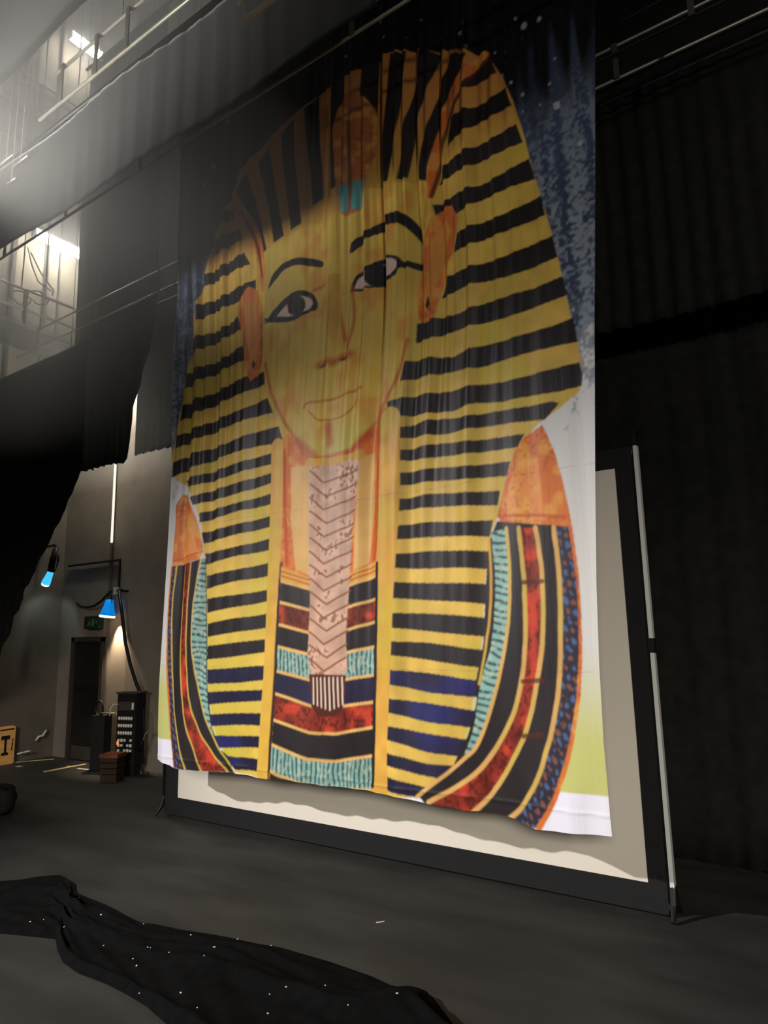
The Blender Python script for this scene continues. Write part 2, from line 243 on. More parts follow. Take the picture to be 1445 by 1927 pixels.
PRINT = """gold p 0 -5158 6526 -4961 6789 -4687 6916 -4385 7051 -3956 7139 -3619 7170 -3238 7165 -2941 7095 -2504 6880 -2252 6706 -2062 6539 -1955 6307 -1877 6048 -1805 5728 -1747 5380 -1668 4990 -1607 4664 -1566 4355 -1532 4097 -1500 3887 -1481 3664 -1512 3553 -1674 3451 -1841 3365 -1950 3265 -2057 3082 -2167 2777 -2240 2626 -2316 2239 -2352 1855 -2425 1514 -2504 1212 -2602 984 -2769 709 -3374 642 -4151 641 -4926 676 -5146 915 -5295 1392 -5359 1893 -5394 2623 -5449 3031 -5584 3350 -5801 3504 -5962 3602 -5982 3810 -5878 4205 -5771 4720 -5661 5178 -5545 5512 -5436 6035 -5359 6258
dark p 0 -2260 6467 -2173 6547 -2083 6574 -2039 6487 -2004 6379 -2154 6367 -2307 6355
dark p 0 -2429 6170 -2136 6163 -1935 6202 -1891 6012 -2172 6002 -2483 5928
dark p 0 -2532 5768 -2291 5798 -2021 5821 -1865 5839 -1815 5658 -2082 5662 -2326 5636 -2596 5629
dark p 0 -2647 5447 -2418 5444 -2145 5450 -1911 5480 -1773 5496 -1733 5300 -1970 5319 -2233 5302 -2403 5269 -2622 5335
dark p 0 -2420 5102 -2209 5110 -1951 5116 -1691 5137 -1673 4965 -1849 4958 -2100 4961 -2321 4942 -2466 4942
dark p 0 -2543 4757 -2330 4758 -2040 4757 -1834 4766 -1629 4779 -1599 4602 -1778 4584 -1980 4584 -2263 4608 -2604 4594
dark p 0 -2849 4456 -2665 4439 -2420 4402 -2199 4427 -1989 4430 -1788 4420 -1575 4443 -1552 4286 -1732 4270 -1931 4257 -2137 4264 -2427 4264 -2863 4284
dark p 0 -2942 4126 -2740 4121 -2495 4059 -2288 4087 -2077 4085 -1874 4082 -1681 4080 -1518 4103 -1504 3917 -1691 3922 -1884 3928 -2085 3927 -2296 3913 -2591 3943 -2746 3966 -2996 3961
dark p 0 -3134 3817 -2782 3819 -2537 3778 -2303 3779 -2094 3758 -1894 3756 -1701 3760 -1499 3766 -1480 3676 -1496 3588 -1651 3580 -1903 3598 -2103 3603 -2310 3634 -2515 3610 -2757 3646 -3146 3667
dark p 0 -3057 3564 -2759 3591 -2458 3544 -2174 3540 -1908 3523 -1717 3520 -1663 3496 -1775 3395 -2045 3423 -2319 3437 -2611 3439 -2763 3467 -3068 3474
dark p 0 -3079 3375 -2751 3385 -2348 3341 -1941 3319 -2000 3227 -2353 3243 -2755 3274 -3082 3289
dark p 0 -3084 3185 -2758 3191 -2357 3146 -2059 3134 -2101 3029 -2401 3047 -2762 3081 -3087 3081
dark p 0 -3101 2969 -2766 2981 -2464 2950 -2158 2926 -2186 2819 -2567 2857 -2875 2876 -3104 2876
dark p 0 -3118 2756 -2774 2756 -2474 2723 -2228 2713 -2262 2590 -2577 2620 -2820 2635 -3121 2645
dark p 0 -3136 2526 -2783 2524 -2249 2480 -2284 2349 -2587 2378 -2891 2391 -3138 2417
dark p 0 -3152 2308 -2895 2284 -2289 2241 -2306 2094 -2696 2135 -3156 2182
dark p 0 -3159 2065 -2800 2045 -2320 1996 -2336 1864 -2705 1897 -3162 1949
dark p 0 -3191 1843 -2808 1822 -2349 1770 -2374 1646 -2714 1679 -3193 1737
navy p 0 -3214 1623 -2816 1595 -2387 1553 -2430 1433 -2822 1453 -3216 1510
navy p 0 -3230 1397 -2824 1378 -2443 1337 -2486 1217 -2829 1238 -3233 1293
navy p 0 -3235 1190 -2832 1156 -2508 1129 -2588 1005 -2837 1018 -3238 1088
navy p 0 -3240 986 -2840 937 -2619 940 -2747 842 -2943 855 -3242 894
navy p 0 -3245 810 -3046 788 -2846 768 -2889 684 -3258 709
dark p 0 -5276 6437 -5058 6385 -5077 6272 -5330 6301
dark p 0 -5383 6147 -5141 6143 -4962 6092 -4937 5957 -5137 5971 -5412 5958
dark p 0 -5511 5759 -5290 5787 -5065 5793 -4890 5807 -4801 5636 -5062 5659 -5309 5640 -5518 5615
dark p 0 -5569 5417 -5279 5429 -5012 5444 -4735 5452 -4732 5275 -4922 5269 -5118 5297 -5343 5290 -5597 5222
dark p 0 -5650 5060 -5381 5061 -5112 5083 -4961 5128 -4915 4963 -5109 4953 -5331 4932 -5714 4883
dark p 0 -5767 4704 -5438 4714 -5147 4738 -4879 4787 -4865 4619 -5099 4615 -5364 4583 -5796 4544
dark p 0 -5835 4362 -5494 4371 -5202 4402 -4840 4443 -4596 4445 -4595 4309 -4879 4282 -5133 4268 -5465 4220 -5864 4195
dark p 0 -5905 4039 -5527 4049 -5128 4104 -4834 4120 -4553 4165 -4473 4001 -4770 4002 -5125 3980 -5454 3933 -5934 3898
dark p 0 -5963 3748 -5517 3786 -5120 3810 -4747 3848 -4395 3847 -4337 3672 -4665 3701 -5116 3688 -5443 3650 -5979 3581
dark p 0 -5752 3520 -5324 3551 -4935 3582 -4452 3600 -4439 3494 -4809 3490 -5188 3457 -5691 3425
dark p 0 -5602 3318 -5186 3365 -4807 3392 -4450 3409 -4449 3314 -4805 3285 -5182 3255 -5557 3228
dark p 0 -5471 3134 -5051 3175 -4459 3213 -4458 3110 -4924 3098 -5467 3033
dark p 0 -5436 2929 -5045 2961 -4480 3003 -4479 2901 -4918 2869 -5418 2818
dark p 0 -5396 2717 -5039 2740 -4485 2793 -4483 2684 -4913 2660 -5392 2609
dark p 0 -5380 2501 -4959 2526 -4486 2568 -4485 2444 -4908 2420 -5375 2368
dark p 0 -5371 2271 -4953 2286 -4502 2322 -4505 2216 -4902 2175 -5358 2131
dark p 0 -5349 2026 -4948 2067 -4515 2103 -4524 1974 -4896 1941 -5344 1897
dark p 0 -5341 1811 -4942 1842 -4534 1870 -4533 1751 -4891 1718 -5331 1683
navy p 0 -5320 1590 -4936 1612 -4538 1632 -4540 1506 -4885 1474 -5310 1456
navy p 0 -5305 1381 -4931 1401 -4550 1420 -4560 1326 -4928 1296 -5296 1265
navy p 0 -5292 1174 -4926 1200 -4563 1217 -4568 1109 -4923 1097 -5251 1070
navy p 0 -5198 992 -4921 1002 -4573 1016 -4581 917 -4918 900 -5133 884
navy p 0 -5083 816 -4869 817 -4586 818 -4595 718 -4820 706 -4937 703
dark p 0 -3014 7104 -2847 7032 -2951 6413 -3079 5843 -3192 5873 -3095 6483
dark p 0 -2713 6987 -2518 6871 -2666 6565 -2800 6221 -2876 5791 -2975 5819 -2907 6302 -2785 6688
dark p 0 -2404 6782 -2251 6662 -2404 6428 -2546 6156 -2629 5910 -2697 5686 -2785 5738 -2729 6071 -2579 6461
dark p 0 -3370 7184 -3180 7181 -3227 6548 -3357 5967 -3477 6012 -3414 6640
dark p 0 -3733 7157 -3556 7194 -3573 6718 -3599 6070 -3725 6030 -3736 6798
dark p 0 -4080 7085 -3893 7140 -3887 6643 -3835 6013 -3973 5975 -4060 6791
dark p 0 -4396 6950 -4220 7036 -4198 6556 -4110 5839 -4255 5824 -4317 6277 -4381 6706
dark p 0 -4720 6755 -4572 6895 -4460 6337 -4346 5800 -4483 5770 -4541 6104
dark p 0 -5027 6574 -4873 6718 -4734 6281 -4577 5723 -4661 5720 -4840 6153
orange l 103 -2116 6586 -2164 6559 -2234 6520 -2310 6471 -2376 6414 -2427 6350 -2471 6280 -2511 6198 -2549 6100 -2587 5969 -2624 5813 -2656 5666 -2678 5565
brown l 36 -2084 6555 -2125 6526 -2183 6485 -2248 6435 -2306 6377 -2356 6316 -2403 6248 -2448 6169 -2491 6073 -2537 5940 -2582 5780 -2622 5630 -2650 5526
orange l 108 -5075 6492 -5027 6423 -4959 6325 -4887 6217 -4828 6117 -4785 6031 -4749 5947 -4719 5861 -4691 5769 -4667 5656 -4646 5530 -4629 5416 -4618 5337
brown l 32 -4949 6286 -4910 6219 -4853 6123 -4794 6015 -4747 5907 -4713 5790 -4686 5660 -4664 5543 -4649 5462
gold2 p 0 -4594 5733 -4164 5794 -3763 5751 -3324 5899 -3034 5813 -2707 5710 -2685 5441 -2747 5170 -3641 5233 -4550 5202
face p 0 -4594 5733 -4164 5794 -3763 5751 -3324 5899 -3034 5808 -2708 5700 -2737 5313 -2753 5157 -2788 4912 -2835 4600 -2912 4357 -3018 4017 -3158 3829 -3310 3696 -3379 3638 -3479 3501 -3757 3443 -4029 3478 -4152 3639 -4319 3870 -4495 4196 -4584 4521 -4598 4991 -4596 5330
orange p 0 -2470 5383 -2414 5255 -2427 5113 -2489 4929 -2559 4748 -2629 4566 -2665 4446 -2761 4423 -2832 4480 -2832 4718 -2777 4909 -2744 5155 -2698 5290 -2581 5382
face2 p 0 -2537 5289 -2480 5162 -2551 4951 -2639 4715 -2676 4580 -2750 4515 -2771 4609 -2713 4858 -2671 5128
brown p 0 -2721 4653 -2704 4589 -2728 4530 -2749 4573
orange p 0 -4818 5398 -4712 5332 -4637 5151 -4622 4834 -4628 4559 -4697 4424 -4788 4384 -4853 4554 -4914 4915 -4963 5218 -4923 5335
face2 p 0 -4805 5282 -4709 5173 -4683 4851 -4719 4552 -4780 4521 -4827 4812 -4876 5127
brown p 0 -4751 4606 -4719 4552 -4749 4498 -4770 4549
rust l 38 -4584 4521 -4570 4462 -4551 4379 -4525 4285 -4495 4196 -4457 4112 -4412 4027 -4364 3944 -4319 3870 -4276 3804 -4232 3744 -4190 3689 -4152 3639 -4122 3591 -4098 3546 -4070 3507 -4029 3478 -3971 3460 -3902 3452 -3828 3450 -3756 3452 -3685 3456 -3610 3464 -3540 3478 -3479 3501 -3429 3535 -3388 3579 -3350 3627 -3311 3672 -3267 3714 -3223 3755 -3180 3797 -3141 3839 -3107 3880 -3075 3920 -3046 3964 -3018 4017 -2988 4089 -2958 4175 -2931 4255 -2913 4310
ink p 0 -4612 4937 -4581 4964 -4537 5004 -4485 5042 -4422 5077 -4353 5111 -4290 5136 -4242 5150 -4200 5154 -4157 5151 -4105 5139 -4052 5120 -4008 5096 -3976 5068 -3952 5036 -3935 5003 -3922 4967 -3915 4930 -3923 4904 -3953 4894 -3997 4895 -4045 4893 -4092 4882 -4141 4869 -4193 4862 -4249 4865 -4307 4875 -4365 4888 -4428 4905 -4492 4925 -4543 4939 -4577 4942 -4598 4939
eyew p 0 -4435 4969 -4401 4992 -4354 5023 -4309 5050 -4270 5070 -4233 5084 -4194 5091 -4150 5089 -4104 5080 -4063 5065 -4029 5045 -3999 5019 -3981 4995 -3975 4975 -3979 4957 -3994 4943 -4020 4932 -4058 4925 -4100 4920 -4146 4916 -4196 4915 -4250 4919 -4316 4934 -4385 4954
ink p 0 -4299 5048 -4293 5065 -4283 5089 -4267 5106 -4240 5110 -4207 5108 -4175 5101 -4144 5091 -4114 5077 -4091 5059 -4076 5034 -4068 5004 -4067 4977 -4072 4954 -4083 4934 -4100 4920 -4127 4912 -4161 4909 -4194 4913 -4225 4924 -4256 4941 -4279 4963 -4292 4991 -4296 5024
ink l 24 -4604 4984 -4484 4965
ink p 0 -3522 4917 -3509 4953 -3491 5004 -3465 5049 -3432 5079 -3393 5103 -3351 5123 -3307 5142 -3261 5156 -3216 5164 -3173 5162 -3131 5153 -3091 5140 -3052 5122 -3014 5099 -2982 5077 -2964 5057 -2952 5038 -2929 5019 -2879 4999 -2818 4980 -2776 4961 -2759 4936 -2759 4910 -2778 4899 -2825 4915 -2891 4947 -2947 4966 -2976 4958 -2993 4938 -3019 4921 -3063 4911 -3117 4904 -3171 4901 -3225 4905 -3281 4912 -3331 4918 -3372 4919 -3406 4917 -3438 4916 -3470 4917 -3501 4917
eyew p 0 -3473 4943 -3462 4970 -3445 5008 -3424 5040 -3396 5061 -3363 5077 -3328 5090 -3291 5102 -3252 5111 -3211 5116 -3167 5118 -3121 5115 -3081 5106 -3046 5089 -3017 5067 -2999 5043 -2996 5019 -3003 4993 -3023 4972 -3059 4957 -3107 4945 -3159 4937 -3210 4934 -3265 4933 -3319 4934 -3377 4937 -3433 4940
ink p 0 -3359 5034 -3353 5056 -3344 5086 -3328 5110 -3301 5124 -3267 5130 -3234 5129 -3201 5118 -3169 5100 -3144 5078 -3130 5052 -3123 5023 -3123 4996 -3128 4970 -3139 4945 -3159 4927 -3191 4918 -3231 4914 -3268 4918 -3297 4929 -3323 4947 -3342 4967 -3353 4991 -3357 5016
ink p 0 -4558 5283 -4548 5317 -4534 5365 -4509 5409 -4471 5444 -4422 5475 -4370 5496 -4315 5507 -4256 5508 -4196 5503 -4132 5488 -4067 5466 -4007 5443 -3951 5417 -3899 5390 -3862 5366 -3845 5346 -3843 5329 -3847 5316 -3857 5310 -3873 5309 -3898 5314 -3934 5328 -3979 5347 -4026 5367 -4074 5387 -4125 5407 -4176 5422 -4229 5430 -4282 5433 -4331 5428 -4373 5410 -4411 5384 -4448 5358 -4489 5330 -4529 5303
ink p 0 -3534 5322 -3527 5343 -3515 5372 -3490 5402 -3445 5429 -3387 5456 -3332 5479 -3287 5498 -3245 5513 -3202 5523 -3158 5529 -3113 5531 -3070 5528 -3030 5522 -2991 5511 -2953 5493 -2916 5466 -2880 5433 -2847 5395 -2815 5352 -2787 5304 -2766 5255 -2750 5198 -2742 5140 -2744 5110 -2761 5127 -2789 5173 -2820 5221 -2853 5267 -2891 5316 -2930 5357 -2970 5386 -3012 5407 -3056 5421 -3104 5426 -3155 5425 -3205 5421 -3249 5417 -3291 5411 -3334 5397 -3383 5366 -3432 5327 -3474 5301 -3502 5300 -3521 5312
rust l 38 -3692 5144 -3683 5085 -3672 5000 -3659 4905 -3645 4816 -3630 4727 -3614 4634 -3598 4551 -3588 4493
rust l 72 -3920 4338 -3893 4339 -3853 4340 -3812 4340 -3780 4339 -3762 4333 -3751 4324 -3742 4315 -3729 4312 -3711 4315 -3690 4323 -3668 4333 -3644 4339 -3616 4343 -3584 4344 -3555 4345 -3535 4346
brown l 24 -3885 4312 -3815 4319
brown l 24 -3644 4318 -3569 4327
rust l 32 -3497 4976 -3491 4918 -3482 4835 -3476 4745 -3478 4664 -3493 4591 -3517 4518 -3542 4454 -3559 4410
rust l 32 -3962 5099 -3832 5111
gold2 p 0 -3793 5178 -3641 5154 -3634 4710 -3710 4475 -3821 4712
rust l 24 -4090 3965 -4083 3974 -4075 3988 -4058 4000 -4027 4005 -3977 4000 -3911 3987 -3843 3974 -3783 3967 -3737 3968 -3696 3973 -3657 3981 -3615 3988 -3563 3995 -3506 4002 -3454 4009 -3419 4014
rust l 19 -4036 3925 -4017 3905 -3990 3875 -3957 3845 -3922 3821 -3883 3806 -3839 3795 -3794 3788 -3751 3785 -3707 3784 -3664 3786 -3622 3792 -3584 3805 -3549 3829 -3516 3862 -3488 3893 -3469 3915
rust l 75 -3776 3735 -3769 3571
orange p 0 -4379 3674 -4258 3781 -4029 3478 -3757 3433 -3479 3482 -3198 3767 -3116 3773 -3164 3164 -3244 2727 -3282 2445 -3673 2315 -4155 2366 -4362 2498 -4380 3040
gold3 p 0 -4237 3421 -4029 3413 -4006 2404 -4181 2486 -4234 2925
gold3 p 0 -3452 3392 -3316 3416 -3316 2914 -3390 2475 -3535 2419
rust l 49 -4324 3587 -4323 3485 -4321 3339 -4318 3179 -4314 3032 -4307 2893 -4298 2751 -4290 2627 -4284 2541
rust l 70 -3223 3632 -3229 3492 -3239 3291 -3250 3080 -3261 2907 -3276 2777 -3292 2666 -3308 2577 -3319 2514
rust l 81 -4159 3660 -3904 3428
rust l 81 -3369 3589 -3602 3408
gold2 l 91 -4027 3437 -3969 3426 -3887 3409 -3797 3395 -3715 3387 -3639 3389 -3562 3398 -3495 3408 -3449 3415
gold2 l 151 -4413 3654 -4414 3545 -4415 3391 -4417 3216 -4421 3045 -4427 2879 -4436 2708 -4445 2534 -4454 2359 -4461 2179 -4469 1994 -4476 1814 -4485 1648 -4496 1495 -4508 1352 -4520 1218 -4530 1094 -4539 973 -4547 856 -4553 757 -4557 688
gold2 l 216 -3108 3656 -3115 3513 -3125 3310 -3136 3090 -3149 2894 -3163 2733 -3179 2584 -3196 2439 -3212 2289 -3227 2133 -3241 1974 -3255 1815 -3269 1658 -3282 1497 -3294 1334 -3305 1179 -3314 1044 -3318 929 -3320 827 -3321 745 -3322 687
brown l 38 -4356 2546 -4364 2443 -4374 2295 -4386 2130 -4397 1975 -4405 1840 -4413 1709 -4421 1572 -4430 1418 -4443 1221 -4457 997 -4470 792 -4479 651
gold2 p 0 -4356 2517 -3957 2376 -3669 2372 -3286 2493 -3292 2368 -3674 2283 -3963 2286 -4363 2388
dark p 0 -4363 2388 -3963 2283 -3674 2280 -3292 2368 -3301 2182 -3684 2102 -3973 2104 -4373 2195
red2 p 0 -4373 2195 -3973 2104 -3684 2102 -3301 2182 -3310 1999 -3693 1912 -3982 1910 -4383 1995
dark p 0 -4383 1995 -3982 1910 -3693 1912 -3310 1999 -3319 1799 -3702 1729 -3992 1728 -4394 1801
turq p 0 -4394 1801 -3992 1728 -3702 1729 -3319 1799 -3329 1581 -3713 1525 -4003 1525 -4406 1587
navy p 0 -4406 1587 -4003 1517 -3713 1516 -3330 1574 -3339 1360 -3723 1309 -4014 1314 -4417 1390
red p 0 -4417 1390 -4014 1309 -3723 1305 -3339 1360 -3349 1171 -3733 1098 -4024 1093 -4428 1166
dark p 0 -4428 1165 -4025 1089 -3734 1092 -3349 1165 -3359 953 -3744 880 -4035 878 -4440 959
turq p 0 -4440 959 -4035 870 -3744 871 -3359 946 -3371 697 -3755 662 -4047 669 -4453 739
dark p 0 -4453 739 -4047 662 -3756 653 -3371 691 -3375 610 -3760 563 -4052 562 -4458 620
gold3 p 0 -4362 2401 -3962 2295 -3674 2292 -3291 2380 -3292 2355 -3675 2266 -3964 2269 -4364 2373
gold3 p 0 -4372 2207 -3972 2116 -3683 2114 -3300 2194 -3301 2169 -3684 2089 -3973 2090 -4374 2180
gold3 p 0 -4383 2008 -3982 1922 -3692 1924 -3309 2011 -3310 1986 -3694 1899 -3983 1896 -4384 1981
gold3 p 0 -4393 1814 -3992 1740 -3702 1741 -3318 1811 -3320 1787 -3703 1716 -3993 1714 -4395 1787
gold3 p 0 -4405 1599 -4003 1529 -3713 1528 -3329 1585 -3330 1561 -3714 1503 -4004 1504 -4407 1573
gold3 p 0 -4417 1402 -4013 1321 -3723 1316 -3339 1372 -3340 1348 -3724 1292 -4015 1296 -4418 1376
gold3 p 0 -4428 1178 -4024 1100 -3733 1103 -3349 1176 -3350 1152 -3734 1079 -4025 1076 -4429 1152
gold3 p 0 -4439 971 -4035 882 -3743 883 -3359 957 -3360 934 -3745 859 -4036 857 -4441 945
gold3 p 0 -4453 751 -4047 673 -3755 664 -3370 701 -3372 678 -3756 641 -4048 649 -4454 725
rust p 0 -4358 2483 -3958 2362 -3670 2357 -3287 2458 -3288 2446 -3671 2345 -3959 2350 -4358 2470
rust p 0 -4360 2443 -3960 2323 -3672 2320 -3289 2421 -3290 2409 -3672 2307 -3961 2311 -4361 2430
ink l 32 -3287 2467 -3293 2323 -3301 2119 -3311 1887 -3321 1657 -3333 1408 -3346 1135 -3358 890 -3367 721
ink l 22 -4375 2403 -4381 2270 -4391 2081 -4402 1865 -4413 1648 -4427 1409 -4443 1144 -4458 905 -4468 740
beard p 0 -4027 3403 -3950 3392 -3842 3376 -3736 3366 -3630 3378 -3526 3394 -3459 3369 -3451 3275 -3477 3139 -3503 3007 -3518 2898 -3532 2792 -3547 2673 -3562 2528 -3577 2370 -3591 2222 -3604 2090 -3616 1967 -3625 1853 -3618 1738 -3609 1633 -3638 1561 -3746 1518 -3896 1508 -4009 1570 -4040 1745 -4029 1995 -4018 2242 -4022 2461 -4026 2675 -4028 2878 -4029 3081 -4028 3271
beardl l 16 -4021 3361 -3839 3219
beardl l 16 -3839 3219 -3470 3284
beardl l 16 -4021 3237 -3809 3094
beardl l 16 -3809 3094 -3482 3168
beardl l 16 -4021 3113 -3841 2978
beardl l 16 -3841 2978 -3493 3053
beardl l 16 -4022 2991 -3811 2855
beardl l 16 -3811 2855 -3504 2938
beardl l 16 -4022 2869 -3842 2739
beardl l 16 -3842 2739 -3516 2823
beardl l 16 -4022 2749 -3813 2619
beardl l 16 -3813 2619 -3527 2709
beardl l 16 -4022 2629 -3844 2504
beardl l 16 -3844 2504 -3538 2596
beardl l 16 -4022 2510 -3814 2386
beardl l 16 -3814 2386 -3550 2483
beardl l 16 -4022 2391 -3845 2272
beardl l 16 -3845 2272 -3561 2370
beardl l 16 -4023 2274 -3816 2156
beardl l 16 -3816 2156 -3572 2258
beardl l 16 -4023 2157 -3847 2043
beardl l 16 -3847 2043 -3583 2147
beardl l 16 -4023 2041 -3818 1930
beardl l 16 -3818 1930 -3594 2036
beardl l 16 -4023 1926 -3848 1817
beardl l 16 -3848 1817 -3605 1926
beardl l 16 -4023 1811 -3819 1706
beardl l 16 -3819 1706 -3616 1816
beardl l 16 -4023 1697 -3849 1594
beardl l 16 -3849 1594 -3627 1706
brown p 0 -4030 1569 -3629 1561 -3640 1375 -3670 1288 -3755 1227 -3910 1226 -4000 1303
beardw l 15 -3979 1537 -3976 1327
beardw l 15 -3933 1538 -3930 1316
beardw l 15 -3887 1539 -3885 1304
beardw l 15 -3842 1540 -3840 1293
beardw l 15 -3797 1541 -3795 1282
beardw l 15 -3753 1542 -3751 1297
beardw l 15 -3708 1543 -3707 1312
beardw l 15 -3665 1543 -3663 1327
orange p 0 -1943 3293 -1799 3360 -1726 3171 -1676 2917 -1645 2704 -1657 2600 -2158 2660 -2190 2743 -2101 3029 -2019 3204
cap p 0 -1988 3131 -1848 3125 -1830 2873 -1818 2660 -2119 2710 -2077 2974
rust l 23 -2181 2737 -2130 2733 -2059 2727 -1980 2719 -1908 2711 -1838 2700 -1766 2687 -1704 2675 -1661 2666
orange p 0 -5870 3267 -5775 3379 -5660 3354 -5585 3232 -5518 3094 -5450 2939 -5415 2736 -5452 2667 -5895 2623 -5861 3075
cap p 0 -5769 3254 -5655 3240 -5559 2950 -5469 2741 -5756 2691 -5772 3028
rust l 16 -5884 2682 -5840 2687 -5778 2694 -5709 2702 -5645 2710 -5584 2717 -5521 2725 -5466 2733 -5428 2738
dark p 0 -2196 2701 -1657 2600 -1652 2537 -1643 2450 -1635 2347 -1628 2237 -1626 2128 -1629 2013 -1635 1889 -1644 1762 -1655 1641 -1668 1532 -1682 1437 -1699 1351 -1717 1270 -1737 1195 -1758 1122 -1780 1052 -1803 987 -1828 924 -1854 866 -1880 811 -1909 758 -1941 707 -1973 660 -2001 621 -2021 592 -2852 625 -2924 696 -2648 930 -2507 1160 -2433 1369 -2397 1545 -2346 1835 -2312 2226 -2264 2557
orange p 0 -1799 3360 -1687 3000 -1631 2624 -1627 2557 -1620 2464 -1613 2355 -1607 2240 -1606 2127 -1608 2011 -1613 1888 -1620 1763 -1630 1642 -1642 1533 -1656 1433 -1673 1340 -1693 1253 -1713 1171 -1733 1096 -1754 1027 -1776 964 -1798 907 -1822 853 -1846 801 -1874 748 -1905 697 -1936 649 -1962 608 -1981 579 -2021 592 -2001 621 -1973 660 -1941 707 -1909 758 -1880 811 -1854 866 -1828 924 -1803 987 -1780 1052 -1758 1122 -1737 1195 -1717 1270 -1699 1351 -1682 1437 -1668 1532 -1655 1641 -1644 1762 -1635 1889 -1629 2013 -1626 2128 -1628 2237 -1635 2347 -1643 2450 -1652 2537 -1657 2600 -1720 3005
bead p 0 -1657 2600 -1652 2537 -1643 2450 -1635 2347 -1628 2237 -1626 2128 -1629 2013 -1635 1889 -1644 1762 -1655 1641 -1668 1532 -1682 1437 -1699 1351 -1717 1270 -1737 1195 -1758 1122 -1780 1052 -1803 987 -1828 924 -1854 866 -1880 811 -1909 758 -1941 707 -1973 660 -2001 621 -2021 592 -2216 624 -2200 639 -2177 658 -2150 681 -2121 710 -2093 744 -2065 783 -2035 826 -2006 874 -1976 929 -1948 991 -1919 1064 -1890 1146 -1863 1234 -1838 1323 -1817 1410 -1801 1493 -1789 1576 -1780 1660 -1772 1744 -1765 1829 -1759 1915 -1753 2003 -1749 2091 -1746 2176 -1745 2257 -1746 2338 -1750 2419 -1755 2495 -1760 2559 -1763 2606
dark p 0 -1763 2606 -1760 2559 -1755 2495 -1750 2419 -1746 2338 -1745 2257 -1746 2176 -1749 2091 -1753 2003 -1759 1915 -1765 1829 -1772 1744 -1780 1660 -1789 1576 -1801 1493 -1817 1410 -1838 1323 -1863 1234 -1890 1146 -1919 1064 -1948 991 -1976 929 -2006 874 -2035 826 -2065 783 -2093 744 -2121 710 -2150 681 -2177 658 -2200 639 -2216 624 -2495 629 -2467 656 -2428 693 -2383 736 -2335 786 -2290 841 -2245 903 -2196 973 -2148 1047 -2104 1120 -2067 1189 -2038 1252 -2016 1312 -1998 1372 -1982 1432 -1965 1494 -1949 1558 -1933 1622 -1919 1687 -1906 1756 -1895 1830 -1886 1911 -1878 2000 -1873 2092 -1869 2181 -1868 2265 -1870 2346 -1876 2429 -1884 2506 -1891 2572 -1896 2620
red p 0 -1896 2620 -1891 2572 -1884 2506 -1876 2429 -1870 2346 -1868 2265 -1869 2181 -1873 2092 -1878 2000 -1886 1911 -1895 1830 -1906 1756 -1919 1687 -1933 1622 -1949 1558 -1965 1494 -1982 1432 -1998 1372 -2016 1312 -2038 1252 -2067 1189 -2104 1120 -2148 1047 -2196 973 -2245 903 -2290 841 -2335 786 -2383 736 -2428 693 -2467 656 -2495 629 -2850 665 -2794 696 -2715 738 -2626 789 -2539 843 -2464 900 -2402 960 -2343 1027 -2290 1096 -2242 1163 -2200 1226 -2167 1281 -2140 1332 -2119 1382 -2100 1434 -2083 1491 -2066 1553 -2052 1619 -2039 1688 -2029 1759 -2020 1831 -2014 1906 -2009 1984 -2007 2064 -2006 2145 -2006 2225 -2008 2312 -2012 2406 -2017 2498 -2022 2577 -2025 2633
dark p 0 -2025 2633 -2022 2577 -2017 2498 -2012 2406 -2008 2312 -2006 2225 -2006 2145 -2007 2064 -2009 1984 -2014 1906 -2020 1831 -2029 1759 -2039 1688 -2052 1619 -2066 1553 -2083 1491 -2100 1434 -2119 1382 -2140 1332 -2167 1281 -2200 1226 -2242 1163 -2290 1096 -2343 1027 -2402 960 -2464 900 -2539 843 -2626 789 -2715 738 -2794 696 -2850 665 -2948 693 -2892 735 -2811 794 -2721 860 -2637 923 -2571 975 -2527 1011 -2494 1036 -2469 1060 -2445 1090 -2417 1135 -2384 1200 -2349 1278 -2315 1364 -2282 1451 -2254 1533 -2229 1610 -2206 1686 -2186 1762 -2169 1837 -2154 1912 -2142 1986 -2132 2060 -2125 2134 -2120 2207 -2116 2280 -2114 2359 -2116 2443 -2118 2524 -2121 2593 -2123 2643
turq p 0 -2123 2643 -2121 2593 -2118 2524 -2116 2443 -2114 2359 -2116 2280 -2120 2207 -2125 2134 -2132 2060 -2142 1986 -2154 1912 -2169 1837 -2186 1762 -2206 1686 -2229 1610 -2254 1533 -2282 1451 -2315 1364 -2349 1278 -2384 1200 -2417 1135 -2445 1090 -2469 1060 -2494 1036 -2527 1011 -2571 975 -2557 1003 -2537 1040 -2513 1086 -2490 1138 -2469 1194 -2450 1260 -2432 1335 -2414 1414 -2396 1492 -2378 1562 -2358 1620 -2338 1671 -2317 1720 -2299 1773 -2283 1834 -2269 1906 -2257 1987 -2247 2072 -2239 2157 -2234 2238 -2233 2322 -2236 2411 -2240 2497 -2245 2570 -2247 2622
gap p 0 -2244 2588 -2234 2238 -2283 1834 -2378 1562 -2424 1370 -2424 1545 -2346 1835 -2290 2225
